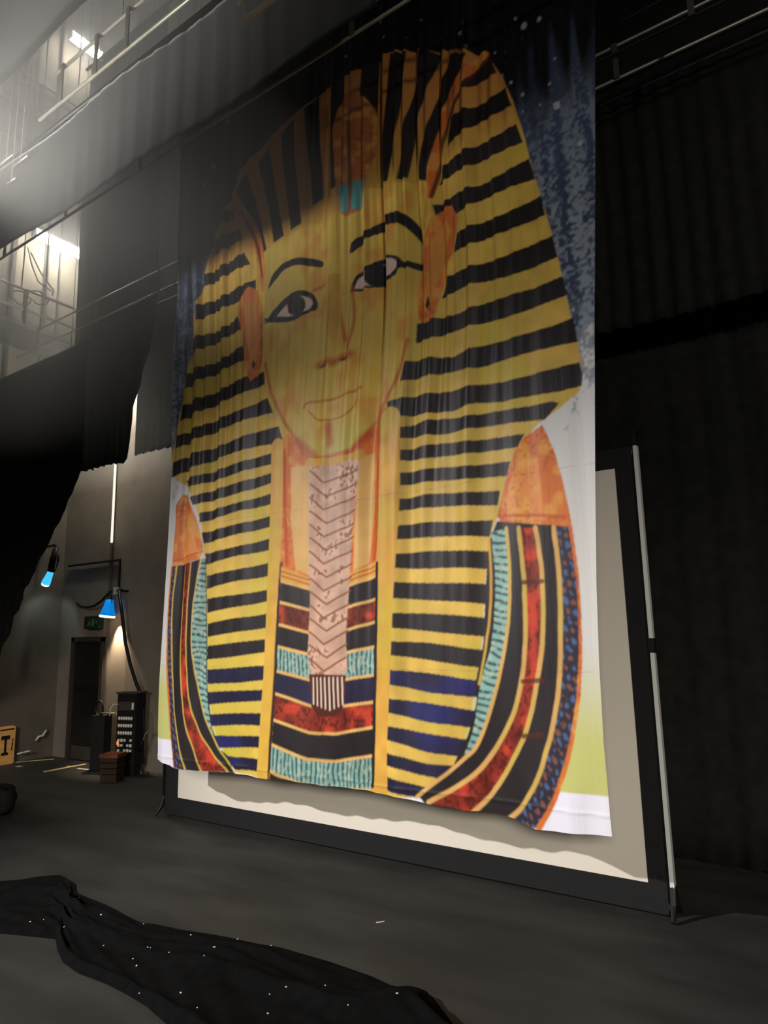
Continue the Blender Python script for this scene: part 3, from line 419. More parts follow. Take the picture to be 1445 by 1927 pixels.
gold3 l 34 -1763 2606 -1762 2598 -1762 2587 -1761 2573 -1760 2559 -1759 2545 -1757 2529 -1756 2512 -1755 2495 -1754 2477 -1752 2458 -1751 2438 -1750 2419 -1749 2399 -1748 2378 -1747 2358 -1746 2338 -1746 2317 -1745 2297 -1745 2277 -1745 2257 -1745 2237 -1745 2217 -1746 2197 -1746 2176 -1747 2155 -1747 2134 -1748 2113 -1749 2091 -1750 2069 -1751 2047 -1752 2025 -1753 2003 -1754 1981 -1756 1959 -1757 1937 -1759 1915 -1760 1893 -1762 1871 -1763 1850 -1765 1829 -1767 1807 -1769 1786 -1770 1765 -1772 1744 -1774 1723 -1776 1702 -1778 1681 -1780 1660 -1782 1639 -1784 1618 -1786 1597 -1789 1576 -1792 1556 -1795 1535 -1798 1514 -1801 1493 -1805 1472 -1808 1451 -1812 1431 -1817 1410 -1822 1388 -1827 1367 -1832 1345 -1838 1323 -1844 1301 -1850 1279 -1856 1257 -1863 1234 -1869 1212 -1876 1190 -1883 1168 -1890 1146 -1898 1125 -1905 1104 -1912 1084 -1919 1064 -1926 1045 -1933 1026 -1940 1009 -1948 991 -1955 975 -1962 959 -1969 944 -1976 929 -1983 915 -1991 901 -1998 887 -2006 874 -2013 862 -2021 849 -2028 837 -2035 826 -2043 815 -2050 804 -2058 793 -2065 783 -2072 773 -2079 763 -2086 753 -2093 744 -2100 735 -2107 726 -2114 718 -2121 710 -2128 702 -2135 695 -2142 688 -2150 681 -2157 675 -2163 669 -2170 663 -2177 658 -2183 652 -2189 647 -2195 643 -2200 639 -2205 634 -2210 630 -2214 627 -2216 624
gold3 l 34 -1896 2620 -1895 2612 -1894 2600 -1893 2587 -1891 2572 -1890 2557 -1888 2541 -1886 2524 -1884 2506 -1882 2488 -1880 2469 -1878 2449 -1876 2429 -1875 2409 -1873 2388 -1871 2367 -1870 2346 -1869 2326 -1868 2306 -1868 2285 -1868 2265 -1868 2244 -1868 2224 -1868 2203 -1869 2181 -1870 2159 -1870 2137 -1871 2114 -1873 2092 -1874 2069 -1875 2046 -1877 2023 -1878 2000 -1880 1978 -1882 1955 -1884 1933 -1886 1911 -1888 1890 -1890 1870 -1893 1850 -1895 1830 -1897 1811 -1900 1792 -1903 1774 -1906 1756 -1909 1739 -1912 1721 -1915 1704 -1919 1687 -1922 1671 -1925 1654 -1929 1638 -1933 1622 -1937 1606 -1941 1590 -1945 1574 -1949 1558 -1953 1542 -1957 1526 -1961 1510 -1965 1494 -1969 1478 -1973 1463 -1978 1447 -1982 1432 -1986 1417 -1990 1402 -1994 1387 -1998 1372 -2002 1357 -2007 1342 -2011 1327 -2016 1312 -2021 1297 -2026 1282 -2032 1267 -2038 1252 -2045 1236 -2052 1221 -2059 1205 -2067 1189 -2075 1172 -2084 1155 -2094 1138 -2104 1120 -2114 1102 -2125 1084 -2136 1065 -2148 1047 -2160 1028 -2172 1009 -2184 991 -2196 973 -2208 955 -2220 937 -2233 919 -2245 903 -2256 886 -2268 871 -2279 855 -2290 841 -2301 827 -2313 813 -2324 799 -2335 786 -2347 773 -2359 761 -2371 748 -2383 736 -2395 725 -2406 714 -2418 703 -2428 693 -2439 683 -2449 673 -2458 664 -2467 656 -2476 648 -2484 641 -2490 634 -2495 629
gold3 l 34 -2025 2633 -2025 2624 -2024 2610 -2023 2594 -2022 2577 -2021 2559 -2020 2539 -2018 2519 -2017 2498 -2016 2476 -2014 2453 -2013 2430 -2012 2406 -2011 2383 -2010 2359 -2009 2335 -2008 2312 -2007 2290 -2006 2268 -2006 2246 -2006 2225 -2005 2205 -2005 2185 -2006 2165 -2006 2145 -2006 2125 -2006 2104 -2006 2084 -2007 2064 -2007 2044 -2008 2024 -2009 2004 -2009 1984 -2010 1964 -2011 1945 -2012 1925 -2014 1906 -2015 1887 -2017 1868 -2019 1850 -2020 1831 -2022 1813 -2024 1795 -2027 1777 -2029 1759 -2031 1741 -2034 1723 -2036 1705 -2039 1688 -2042 1670 -2045 1653 -2048 1636 -2052 1619 -2055 1602 -2058 1585 -2062 1569 -2066 1553 -2070 1537 -2074 1521 -2078 1506 -2083 1491 -2087 1476 -2091 1462 -2096 1448 -2100 1434 -2105 1421 -2109 1408 -2114 1395 -2119 1382 -2124 1370 -2129 1357 -2135 1345 -2140 1332 -2146 1320 -2153 1307 -2160 1294 -2167 1281 -2174 1268 -2183 1254 -2191 1240 -2200 1226 -2210 1211 -2220 1195 -2231 1179 -2242 1163 -2253 1147 -2265 1130 -2277 1113 -2290 1096 -2303 1078 -2316 1061 -2329 1044 -2343 1027 -2357 1010 -2372 993 -2387 976 -2402 960 -2417 944 -2432 929 -2448 914 -2464 900 -2482 885 -2500 871 -2519 857 -2539 843 -2560 830 -2581 816 -2604 802 -2626 789 -2649 776 -2671 763 -2694 750 -2715 738 -2736 727 -2757 716 -2776 706 -2794 696 -2811 687 -2827 678 -2841 670 -2850 665
gold3 l 28 -2123 2643 -2122 2635 -2122 2623 -2121 2609 -2121 2593 -2120 2578 -2120 2561 -2119 2542 -2118 2524 -2117 2504 -2117 2484 -2116 2463 -2116 2443 -2115 2422 -2115 2401 -2114 2379 -2114 2359 -2115 2339 -2115 2319 -2115 2299 -2116 2280 -2117 2262 -2117 2243 -2119 2225 -2120 2207 -2121 2189 -2122 2171 -2123 2152 -2125 2134 -2127 2115 -2128 2097 -2130 2079 -2132 2060 -2134 2042 -2137 2023 -2139 2005 -2142 1986 -2144 1968 -2147 1949 -2151 1931 -2154 1912 -2157 1893 -2161 1875 -2165 1856 -2169 1837 -2173 1818 -2177 1800 -2182 1781 -2186 1762 -2191 1743 -2196 1724 -2201 1705 -2206 1686 -2212 1667 -2217 1648 -2223 1629 -2229 1610 -2235 1591 -2241 1572 -2247 1552 -2254 1533 -2260 1513 -2268 1492 -2275 1472 -2282 1451 -2290 1429 -2298 1407 -2306 1386 -2315 1364 -2323 1342 -2332 1320 -2341 1299 -2349 1278 -2358 1258 -2367 1238 -2375 1218 -2384 1200 -2392 1182 -2401 1165 -2409 1150 -2417 1135 -2424 1122 -2431 1110 -2438 1100 -2445 1090 -2451 1081 -2457 1073 -2463 1066 -2469 1060 -2475 1053 -2481 1047 -2488 1042 -2494 1036 -2502 1030 -2509 1024 -2518 1018 -2527 1011 -2536 1003 -2547 995 -2558 986 -2571 975 -2585 964 -2601 951 -2618 938 -2637 923 -2656 908 -2678 892 -2699 876 -2721 860 -2744 843 -2766 826 -2789 810 -2811 794 -2833 778 -2854 763 -2874 748 -2892 735 -2909 722 -2925 710 -2938 700 -2948 693
gold2 l 21 -2264 2557 -2264 2496 -2264 2409 -2264 2313 -2268 2224 -2274 2147 -2281 2073 -2292 1997 -2306 1915 -2327 1815 -2354 1703 -2380 1600 -2398 1529
brown l 32 -2013 2242 -1869 2241
brown l 32 -2054 1553 -1912 1563
brown l 32 -2075 1188 -1934 1205
dark p 0 -5890 2626 -5897 2565 -5908 2482 -5920 2381 -5930 2269 -5934 2150 -5932 2016 -5925 1866 -5916 1710 -5906 1562 -5895 1433 -5885 1325 -5875 1230 -5863 1144 -5849 1064 -5833 986 -5811 906 -5785 828 -5758 756 -5734 696 -5718 654 -4936 664 -5034 812 -5128 876 -5238 1063 -5312 1448 -5357 1957 -5394 2663
orange p 0 -5919 2629 -5925 2567 -5935 2483 -5945 2382 -5954 2270 -5957 2150 -5954 2017 -5948 1866 -5939 1710 -5929 1562 -5918 1433 -5907 1324 -5896 1229 -5883 1143 -5868 1062 -5852 984 -5831 905 -5807 826 -5782 754 -5760 694 -5745 651 -5718 654 -5734 696 -5758 756 -5785 828 -5811 906 -5833 986 -5849 1064 -5863 1144 -5875 1230 -5885 1325 -5895 1433 -5906 1562 -5916 1710 -5925 1866 -5932 2016 -5934 2150 -5930 2269 -5920 2381 -5908 2482 -5897 2565 -5890 2626
bead p 0 -5890 2626 -5897 2565 -5908 2482 -5920 2381 -5930 2269 -5934 2150 -5932 2016 -5925 1866 -5916 1710 -5906 1562 -5895 1433 -5885 1325 -5875 1230 -5863 1144 -5849 1064 -5833 986 -5811 906 -5785 828 -5758 756 -5734 696 -5718 654 -5561 646 -5583 691 -5613 754 -5649 830 -5685 912 -5716 993 -5743 1071 -5770 1150 -5794 1234 -5816 1328 -5834 1435 -5848 1563 -5859 1710 -5866 1865 -5870 2015 -5871 2148 -5866 2266 -5856 2378 -5843 2478 -5831 2561 -5824 2622
dark p 0 -5824 2622 -5831 2561 -5843 2478 -5856 2378 -5866 2266 -5871 2148 -5870 2015 -5866 1865 -5859 1710 -5848 1563 -5834 1435 -5816 1328 -5794 1234 -5770 1150 -5743 1071 -5716 993 -5685 912 -5649 830 -5613 754 -5583 691 -5561 646 -5349 654 -5384 712 -5437 795 -5497 894 -5554 999 -5600 1101 -5633 1199 -5658 1300 -5677 1403 -5692 1507 -5705 1612 -5714 1717 -5718 1824 -5719 1932 -5718 2038 -5716 2142 -5712 2252 -5705 2367 -5697 2478 -5689 2572 -5684 2639
red p 0 -5684 2639 -5689 2572 -5697 2478 -5705 2367 -5712 2252 -5716 2142 -5718 2038 -5719 1932 -5718 1824 -5714 1717 -5705 1612 -5692 1507 -5677 1403 -5658 1300 -5633 1199 -5600 1101 -5554 999 -5497 894 -5437 795 -5384 712 -5349 654 -5030 663 -5092 720 -5184 802 -5289 901 -5391 1006 -5469 1108 -5520 1205 -5555 1305 -5578 1407 -5595 1509 -5610 1613 -5621 1717 -5626 1823 -5626 1929 -5624 2035 -5620 2139 -5614 2251 -5603 2369 -5592 2483 -5581 2580 -5574 2649
dark p 0 -5574 2649 -5581 2580 -5592 2483 -5603 2369 -5614 2251 -5620 2139 -5624 2035 -5626 1929 -5626 1823 -5621 1717 -5610 1613 -5595 1509 -5578 1407 -5555 1305 -5520 1205 -5469 1108 -5391 1006 -5289 901 -5184 802 -5092 720 -5030 663 -4936 672 -4961 695 -4997 726 -5040 765 -5086 812 -5133 868 -5183 934 -5239 1011 -5297 1095 -5352 1186 -5398 1278 -5437 1374 -5470 1477 -5498 1583 -5521 1687 -5537 1786 -5546 1879 -5549 1967 -5545 2053 -5538 2138 -5529 2225 -5515 2320 -5494 2423 -5472 2521 -5453 2606 -5439 2666
turq p 0 -5439 2666 -5453 2606 -5472 2521 -5494 2423 -5515 2320 -5529 2225 -5538 2138 -5545 2053 -5549 1967 -5546 1879 -5537 1786 -5521 1687 -5498 1583 -5470 1477 -5437 1374 -5398 1278 -5352 1186 -5297 1095 -5239 1011 -5183 934 -5133 868 -5086 812 -5040 765 -4997 726 -4961 695 -4936 672 -5133 868 -5148 891 -5170 922 -5196 962 -5221 1008 -5243 1062 -5261 1125 -5279 1196 -5295 1275 -5309 1359 -5322 1447 -5334 1538 -5344 1633 -5352 1734 -5360 1841 -5367 1958 -5375 2096 -5382 2258 -5389 2420 -5395 2563 -5399 2663
gold3 l 16 -5824 2622 -5825 2611 -5827 2597 -5829 2579 -5831 2561 -5834 2542 -5837 2522 -5840 2501 -5843 2478 -5846 2454 -5850 2430 -5853 2404 -5856 2378 -5859 2351 -5861 2323 -5864 2295 -5866 2266 -5868 2237 -5869 2208 -5870 2178 -5871 2148 -5871 2116 -5871 2083 -5871 2050 -5870 2015 -5869 1979 -5868 1941 -5867 1903 -5866 1865 -5865 1827 -5863 1788 -5861 1749 -5859 1710 -5856 1673 -5854 1635 -5851 1598 -5848 1563 -5845 1529 -5841 1496 -5838 1465 -5834 1435 -5830 1406 -5826 1379 -5821 1353 -5816 1328 -5811 1303 -5806 1280 -5800 1257 -5794 1234 -5788 1212 -5782 1191 -5776 1170 -5770 1150 -5763 1130 -5757 1110 -5750 1090 -5743 1071 -5736 1051 -5730 1032 -5723 1012 -5716 993 -5708 973 -5701 952 -5693 932 -5685 912 -5676 891 -5667 870 -5658 850 -5649 830 -5640 810 -5631 791 -5622 772 -5613 754 -5605 737 -5597 721 -5590 705 -5583 691 -5576 678 -5570 665 -5565 654 -5561 646
gold3 l 16 -5684 2639 -5685 2628 -5686 2612 -5687 2592 -5689 2572 -5691 2551 -5693 2527 -5695 2503 -5697 2478 -5699 2451 -5701 2424 -5703 2396 -5705 2367 -5707 2339 -5709 2310 -5711 2281 -5712 2252 -5713 2224 -5714 2197 -5715 2169 -5716 2142 -5717 2116 -5717 2090 -5718 2064 -5718 2038 -5719 2012 -5719 1985 -5719 1958 -5719 1932 -5719 1905 -5719 1878 -5719 1851 -5718 1824 -5718 1798 -5717 1771 -5715 1744 -5714 1717 -5712 1691 -5710 1664 -5707 1638 -5705 1612 -5702 1585 -5699 1559 -5696 1533 -5692 1507 -5689 1481 -5685 1455 -5681 1429 -5677 1403 -5673 1377 -5668 1351 -5663 1325 -5658 1300 -5652 1274 -5646 1249 -5639 1224 -5633 1199 -5625 1174 -5618 1150 -5609 1125 -5600 1101 -5590 1076 -5579 1050 -5567 1025 -5554 999 -5541 973 -5526 946 -5511 920 -5497 894 -5482 869 -5466 843 -5451 819 -5437 795 -5423 773 -5409 751 -5396 731 -5384 712 -5373 695 -5363 678 -5355 664 -5349 654
gold3 l 16 -5574 2649 -5575 2638 -5577 2621 -5579 2601 -5581 2580 -5583 2558 -5586 2534 -5589 2509 -5592 2483 -5595 2455 -5598 2427 -5600 2398 -5603 2369 -5606 2339 -5609 2310 -5611 2280 -5614 2251 -5615 2222 -5617 2194 -5619 2167 -5620 2139 -5621 2113 -5622 2087 -5623 2061 -5624 2035 -5624 2008 -5625 1982 -5626 1955 -5626 1929 -5627 1902 -5627 1876 -5627 1849 -5626 1823 -5626 1796 -5625 1770 -5623 1744 -5621 1717 -5619 1691 -5616 1665 -5613 1639 -5610 1613 -5607 1587 -5603 1561 -5599 1535 -5595 1509 -5591 1484 -5587 1458 -5583 1432 -5578 1407 -5573 1381 -5568 1356 -5562 1330 -5555 1305 -5547 1280 -5539 1255 -5530 1230 -5520 1205 -5509 1181 -5497 1156 -5484 1132 -5469 1108 -5452 1083 -5433 1057 -5413 1032 -5391 1006 -5367 980 -5342 953 -5316 927 -5289 901 -5263 875 -5236 850 -5210 826 -5184 802 -5159 780 -5135 759 -5113 739 -5092 720 -5073 703 -5055 686 -5041 673 -5030 663
gold3 l 16 -5439 2666 -5441 2656 -5445 2642 -5448 2624 -5453 2606 -5457 2587 -5462 2566 -5467 2544 -5472 2521 -5478 2498 -5483 2473 -5489 2448 -5494 2423 -5500 2397 -5505 2371 -5510 2345 -5515 2320 -5519 2296 -5522 2272 -5526 2248 -5529 2225 -5531 2202 -5534 2181 -5536 2159 -5538 2138 -5540 2117 -5542 2095 -5544 2074 -5545 2053 -5546 2032 -5547 2010 -5548 1989 -5549 1967 -5549 1945 -5548 1924 -5548 1901 -5546 1879 -5545 1856 -5543 1833 -5540 1810 -5537 1786 -5534 1762 -5530 1737 -5525 1712 -5521 1687 -5516 1661 -5510 1635 -5504 1609 -5498 1583 -5492 1556 -5485 1530 -5478 1503 -5470 1477 -5462 1451 -5454 1425 -5446 1399 -5437 1374 -5428 1349 -5418 1325 -5409 1301 -5398 1278 -5387 1254 -5376 1231 -5364 1208 -5352 1186 -5339 1163 -5325 1140 -5311 1118 -5297 1095 -5283 1074 -5268 1052 -5254 1031 -5239 1011 -5225 991 -5211 971 -5197 952 -5183 934 -5170 916 -5157 899 -5145 883 -5133 868 -5121 853 -5109 839 -5098 825 -5086 812 -5074 800 -5063 788 -5051 776 -5040 765 -5028 754 -5018 744 -5007 735 -4997 726 -4987 717 -4978 709 -4969 702 -4961 695 -4954 688 -4946 681 -4940 676 -4936 672
orn p 0 -3703 6662 -3684 6726 -3657 6813 -3622 6881 -3580 6914 -3531 6928 -3480 6924 -3425 6902 -3369 6863 -3319 6812 -3277 6751 -3242 6677 -3220 6595 -3213 6502 -3218 6401 -3232 6300 -3256 6206 -3289 6113 -3322 6016 -3347 5901 -3373 5783 -3412 5706 -3482 5682 -3568 5699 -3635 5756 -3665 5864 -3674 6014 -3681 6172 -3691 6347 -3698 6531
teal p 0 -3657 6050 -3341 5997 -3400 5717 -3628 5754
orn2 l 59 -3528 6663 -3523 6555 -3515 6399 -3508 6234 -3505 6095 -3507 5986 -3512 5887 -3518 5806 -3522 5749"""
ZS = 0.005
RX0, RZ0, NX, NZ = -6.12, 0.5, 1020, 1740
def s2l(a):
    a = np.asarray(a, float)/255.0
    return np.where(a <= 0.04045, a/12.92, ((a + 0.055)/1.055)**2.4)
rng = np.random.default_rng(7)
def vnoise(cx, cz):
    g = rng.random((cz + 2, cx + 2))
    xs = np.linspace(0, cx, NX); zs = np.linspace(0, cz, NZ)
    xi = xs.astype(int); zi = zs.astype(int); fx = (xs - xi)[None, :]; fz = (zs - zi)[:, None]
    fx = fx*fx*(3 - 2*fx); fz = fz*fz*(3 - 2*fz)
    A = g[np.ix_(zi, xi)]; B = g[np.ix_(zi, xi + 1)]; C = g[np.ix_(zi + 1, xi)]; D = g[np.ix_(zi + 1, xi + 1)]
    return (A*(1 - fx) + B*fx)*(1 - fz) + (C*(1 - fx) + D*fx)*fz
def sm(a, b, x):
    t = np.clip((x - a)/(b - a), 0, 1); return t*t*(3 - 2*t)
def paint():
    X = (RX0 + np.arange(NX)*ZS)[None, :].repeat(NZ, 0); Zc = (RZ0 + np.arange(NZ)*ZS)[:, None].repeat(NX, 1)
    n1, n2, n3 = vnoise(14, 22), vnoise(60, 90), vnoise(250, 380)
    st = vnoise(90, 9)
    img = np.zeros((NZ, NX, 3))
    pale = s2l((206, 204, 200)); green = s2l((190, 190, 116)); hemw = s2l((226, 224, 236)); black = s2l((20, 20, 22)); blue = s2l((58, 67, 90)); sky = s2l((138, 148, 160))
    img[:] = pale
    def mix(c, t):
        nonlocal img
        img = img*(1 - t[..., None]) + np.asarray(c)*t[..., None]
    mix(green, 1 - sm(1.15, 1.95, Zc + (n1 - .5)*.3))
    t = sm(3.55, 4.05, Zc + (n2 - .5)*.5 + (n3 - .5)*.5); mix(blue, t)
    mix(sky, t*sm(.42, .72, .4*st + .15*n2 + .45*n3)*(1 - .6*sm(4.6, 6.0, Zc)))
    mix(black, sm(5.75, 6.35, Zc + (n1 - .5)*.5 + (st - .5)*.7 + (n3 - .5)*.2))
    mix(hemw, (Zc < 0.905 - (X + 6.05)*0.012).astype(float))
    # white spatter in the dark sky
    for k in range(260):
        x = rng.uniform(-6.0, -1.3); z = rng.uniform(5.3, 8.2); r = rng.choice([.005, .006, .008, .012, .018, .026], p=[.3, .3, .2, .1, .06, .04])
        i0, j0 = int((x - RX0)/ZS), int((z - RZ0)/ZS); q = int(r/ZS) + 1
        sl = (slice(max(0, j0 - q), j0 + q + 1), slice(max(0, i0 - q), i0 + q + 1))
        m = (X[sl] - x)**2 + ((Zc[sl] - z)*rng.uniform(.6, 1))**2 < r*r
        img[sl][m] = s2l((150, 156, 164)) if r > .007 else s2l((110, 115, 122))
    pal = {k: s2l(v) for k, v in PAL.items()}
    for line in PRINT.strip().split('\n'):
        a = line.split(); col, kind, w = a[0], a[1], float(a[2]); p = np.array([float(q) for q in a[3:]]).reshape(-1, 2)/1000.0
        pad = w/1000.0 if kind == 'l' else 0
        i0 = max(0, int((p[:, 0].min() - pad - RX0)/ZS) - 1); i1 = min(NX, int((p[:, 0].max() + pad - RX0)/ZS) + 2)
        j0 = max(0, int((p[:, 1].min() - pad - RZ0)/ZS) - 1); j1 = min(NZ, int((p[:, 1].max() + pad - RZ0)/ZS) + 2)
        if i1 <= i0 or j1 <= j0: continue
        sl = (slice(j0, j1), slice(i0, i1)); x = X[sl] + (n2[sl] - .5)*.005; z = Zc[sl] + (n1[sl] - .5)*.012
        if kind == 'p':
            ins = np.zeros(x.shape, bool); n = len(p)
            for k in range(n):
                (xa, za), (xb, zb) = p[k], p[(k + 1) % n]
                if za == zb: continue
                c = ((za > z) != (zb > z)) & (x < (xb - xa)*(z - za)/(zb - za) + xa); ins ^= c
            cov = ins.astype(float)
        else:
            d = np.full(x.shape, 9.0)
            for k in range(len(p) - 1):
                a0, b0 = p[k], p[k + 1]; ab = b0 - a0; L = (ab*ab).sum() + 1e-9
                t = np.clip(((x - a0[0])*ab[0] + (z - a0[1])*ab[1])/L, 0, 1)
                d = np.minimum(d, np.hypot(x - a0[0] - t*ab[0], z - a0[1] - t*ab[1]))
            h = w/2000.0
            cov = np.clip((h - d)/.004 + .5, 0, 1)
            if col == 'rust': cov = np.clip((1 - d/(h*1.5)), 0, 1)**.8*.85      # soft printed shading strokes
            if col == 'brown': cov = cov*.85
        c = np.broadcast_to(pal[col], x.shape + (3,)).copy()
        a1, a2, a3 = n1[sl][..., None], n2[sl][..., None], n3[sl][..., None]
        if col in ('gold', 'gold2', 'gold3'):
            c = c*(1 - .28*a1) ; c = c*(.90 + .2*a2)
            c = c + (s2l((196, 186, 60)) - c)*(.35*sm(.55, .9, a1) + .45*sm(-3.9, -5.2, x)[..., None]*sm(2.8, 1.4, z)[..., None])
            hi = sm(5.2, 6.6, z)[..., None]; c = c + (s2l((190, 110, 58)) - c)*.75*hi
        elif col in ('face', 'face2'):
            c = c*(.82 + .3*a1); c = c + (s2l((196, 92, 42)) - c)*.45*sm(.55, .85, .6*a1 + .4*a2)
            if col == 'face':
                c = c + (s2l((186, 176, 78)) - c)*.6*sm(.3, .0, np.abs(x + 4.72))[..., None]
                low = sm(3.9, 3.45, z)[..., None]; c = c + (s2l((176, 172, 82)) - c)*.6*low
        elif col in ('orange', 'cap', 'orn'):
            c = c + (s2l((228, 168, 78)) - c)*.55*sm(.5, .75, a2) ; c = c + (s2l((150, 58, 30)) - c)*.5*sm(.55, .8, .5*a1 + .5*a3)
        elif col in ('red', 'red2'):
            c = c*(.45 + 1.1*a2); c = c + (s2l((60, 20, 16)) - c)*.7*sm(.58, .7, a3); c = c + (s2l((206, 66, 40)) - c)*.6*sm(.62, .8, a2)
        elif col == 'turq':
            ln = np.sin(x*2*np.pi/.045 + 3*a2[..., 0]) if z.mean() < 2.3 and -4.9 < x.mean() < -2.8 else np.sin(z*2*np.pi/.055 + x*24 + 4*a2[..., 0])
            c = c*(.75 + .4*a1); c = c + (s2l((30, 34, 34)) - c)*(.85*sm(.15, .6, ln)[..., None]); c = c + (s2l((196, 200, 176)) - c)*.4*sm(.55, .8, a3)
        elif col == 'bead':
            q = np.sin(z*2*np.pi/.13 + x*18)*np.sin(x*2*np.pi/.1 + z*10) + 1.1*(a3[..., 0] - .5)
            c = c + (s2l((84, 108, 156)) - c)*.7*sm(.45, .75, q)[..., None]; c = c + (s2l((150, 92, 74)) - c)*.6*sm(-.45, -.8, q)[..., None]
        elif col in ('beard', 'orn2'):
            c = c*(.72 + .5*a2); c = c + (s2l((112, 72, 58)) - c)*.8*sm(.68, .8, .5*a3 + .5*a2)
        elif col in ('dark', 'navy'):
            c = c*(.8 + .4*a1)
            if col == 'navy': c = c + (s2l((40, 42, 120)) - c)*.4*sm(.5, .8, a1)
        img[sl] = img[sl]*(1 - cov[..., None]) + c*cov[..., None]
    p_ = np.pad(img, ((1, 1), (1, 1), (0, 0)), 'edge')
    img = (p_[1:-1, 1:-1]*4 + p_[:-2, 1:-1]*2 + p_[2:, 1:-1]*2 + p_[1:-1, :-2]*2 + p_[1:-1, 2:]*2 + p_[:-2, :-2] + p_[2:, 2:] + p_[:-2, 2:] + p_[2:, :-2])/16
    # stitched panel seams
    for zz in (1.62, 3.02, 4.95):
        j = int((zz - RZ0)/ZS); img[j:j + 1] *= .8
    j = int((0.735 - RZ0)/ZS); img[j:j + 1] *= .82
    return img
def make_drop():
    img = paint()
    NU, NV = 680, 1000
    u = np.linspace(0, 1, NU + 1); v = np.linspace(0, 1, NV + 1)
    top = 9.0
    V = v[:, None]; U = u[None, :]
    xh = -6.076 + U*(-1.503 + 6.076)
    zh = np.interp(xh, [h[0] for h in HEM], [h[1] for h in HEM])
    zh = (zh + np.roll(zh, 3, 1)*0 + 0)
    z = zh + (top - zh)*(V**0.96)
    le = np.interp(z, [a[0] for a in LE], [a[1] for a in LE]); re = np.interp(z, [a[0] for a in RE], [a[1] for a in RE])
    x = le + U*(re - le)
    amp = .006 + .021*sm(.7, 4.2, z)
    w = U + .006*np.sin(z*1.1 + 9*U) + .004*np.sin(z*2.3)
    fo = 1.0*np.sin(2*np.pi*7.3*w + .6) + .8*np.sin(2*np.pi*13.1*w + 2.1 + .3*z) + .55*np.sin(2*np.pi*22.7*w + .3*np.sin(z)) + .5*np.sin(2*np.pi*39*w + 1.3)*sm(2.6, 5.0, z) + .3*np.sin(2*np.pi*61*w + .5 + .4*np.sin(1.3*z))*sm(3.4, 5.2, z)
    fo = fo*(.55 + .45*np.sin(2*np.pi*1.7*U + 1))
    y = YD + amp*fo - .004*np.exp(-((z - .735)/.012)**2)*(z > .7) + .008*np.sin(24*x + 3)*sm(1.0, .7, z) + .03*np.sin(5*x + 1)*sm(1.6, .7, z)
    co = np.stack([x, y, z], -1).reshape(-1, 3)
    me = bpy.data.meshes.new('printed_cloth')
    idx = np.arange((NU + 1)*(NV + 1)).reshape(NV + 1, NU + 1)
    q = np.stack([idx[:-1, :-1], idx[:-1, 1:], idx[1:, 1:], idx[1:, :-1]], -1).reshape(-1, 4)
    me.vertices.add(len(co)); me.vertices.foreach_set('co', co.ravel())
    me.loops.add(q.size); me.loops.foreach_set('vertex_index', q.ravel().astype(np.int32))
    me.polygons.add(len(q)); me.polygons.foreach_set('loop_start', (np.arange(len(q))*4).astype(np.int32))
    me.polygons.foreach_set('use_smooth', np.ones(len(q), bool))
    me.update(calc_edges=True)
    fx = np.clip((x - RX0)/ZS, 0, NX - 2); fz = np.clip((z - RZ0)/ZS, 0, NZ - 2)
    xi, zi = fx.astype(int), fz.astype(int); ax, az = (fx - xi)[..., None], (fz - zi)[..., None]
    c = (img[zi, xi]*(1 - ax) + img[zi, xi + 1]*ax)*(1 - az) + (img[zi + 1, xi]*(1 - ax) + img[zi + 1, xi + 1]*ax)*az
    rgba = np.ones((len(co), 4), np.float32); rgba[:, :3] = c.reshape(-1, 3)
    at = me.color_attributes.new('print', 'FLOAT_COLOR', 'POINT'); at.data.foreach_set('color', rgba.ravel())
    m = bpy.data.materials.new('printed_satin'); m.use_nodes = True; nt = m.node_tree; b = nt.nodes['Principled BSDF']
    an = nt.nodes.new('ShaderNodeAttribute'); an.attribute_name = 'print'
    nt.links.new(an.outputs['Color'], b.inputs['Base Color'])
    b.inputs['Roughness'].default_value = .48; b.inputs['Specular IOR Level'].default_value = .28
    tc = nt.nodes.new('ShaderNodeTexCoord'); mp = nt.nodes.new('ShaderNodeMapping'); mp.inputs['Scale'].default_value = (14, 14, .7)
    nz = nt.nodes.new('ShaderNodeTexNoise'); nz.inputs['Scale'].default_value = 1.6; nz.inputs['Detail'].default_value = 3
    bp = nt.nodes.new('ShaderNodeBump'); bp.inputs['Strength'].default_value = .16; bp.inputs['Distance'].default_value = .02
    nt.links.new(tc.outputs['Object'], mp.inputs[0]); nt.links.new(mp.outputs[0], nz.inputs['Vector']); nt.links.new(nz.outputs[0], bp.inputs['Height']); nt.links.new(bp.outputs[0], b.inputs['Normal'])
    me.materials.append(m)
    root = thing('printed_backdrop', (-3.7, YD, 0.62), 'huge satin cloth printed with a gold and black striped pharaoh bust, hanging above the stage', 'backdrop')
    o = bpy.data.objects.new('printed_cloth', me); COL.objects.link(o); o.parent = root; o.matrix_parent_inverse = Matrix.Translation(-root.location)
    MB().bar((-6.4, YD, 9.03), (-0.8, YD, 9.03), .024, 10).build('top_pipe', 'steel_pipe', root, True)
    for k in range(12):
        MB().path([(-5.95 + k*.44, YD - .03, 8.95), (-5.95 + k*.44, YD - .03, 9.05), (-5.95 + k*.44, YD + .03, 9.05), (-5.95 + k*.44, YD + .03, 8.96)], .005, 5).build('tie', 'rope', root)
make_drop()

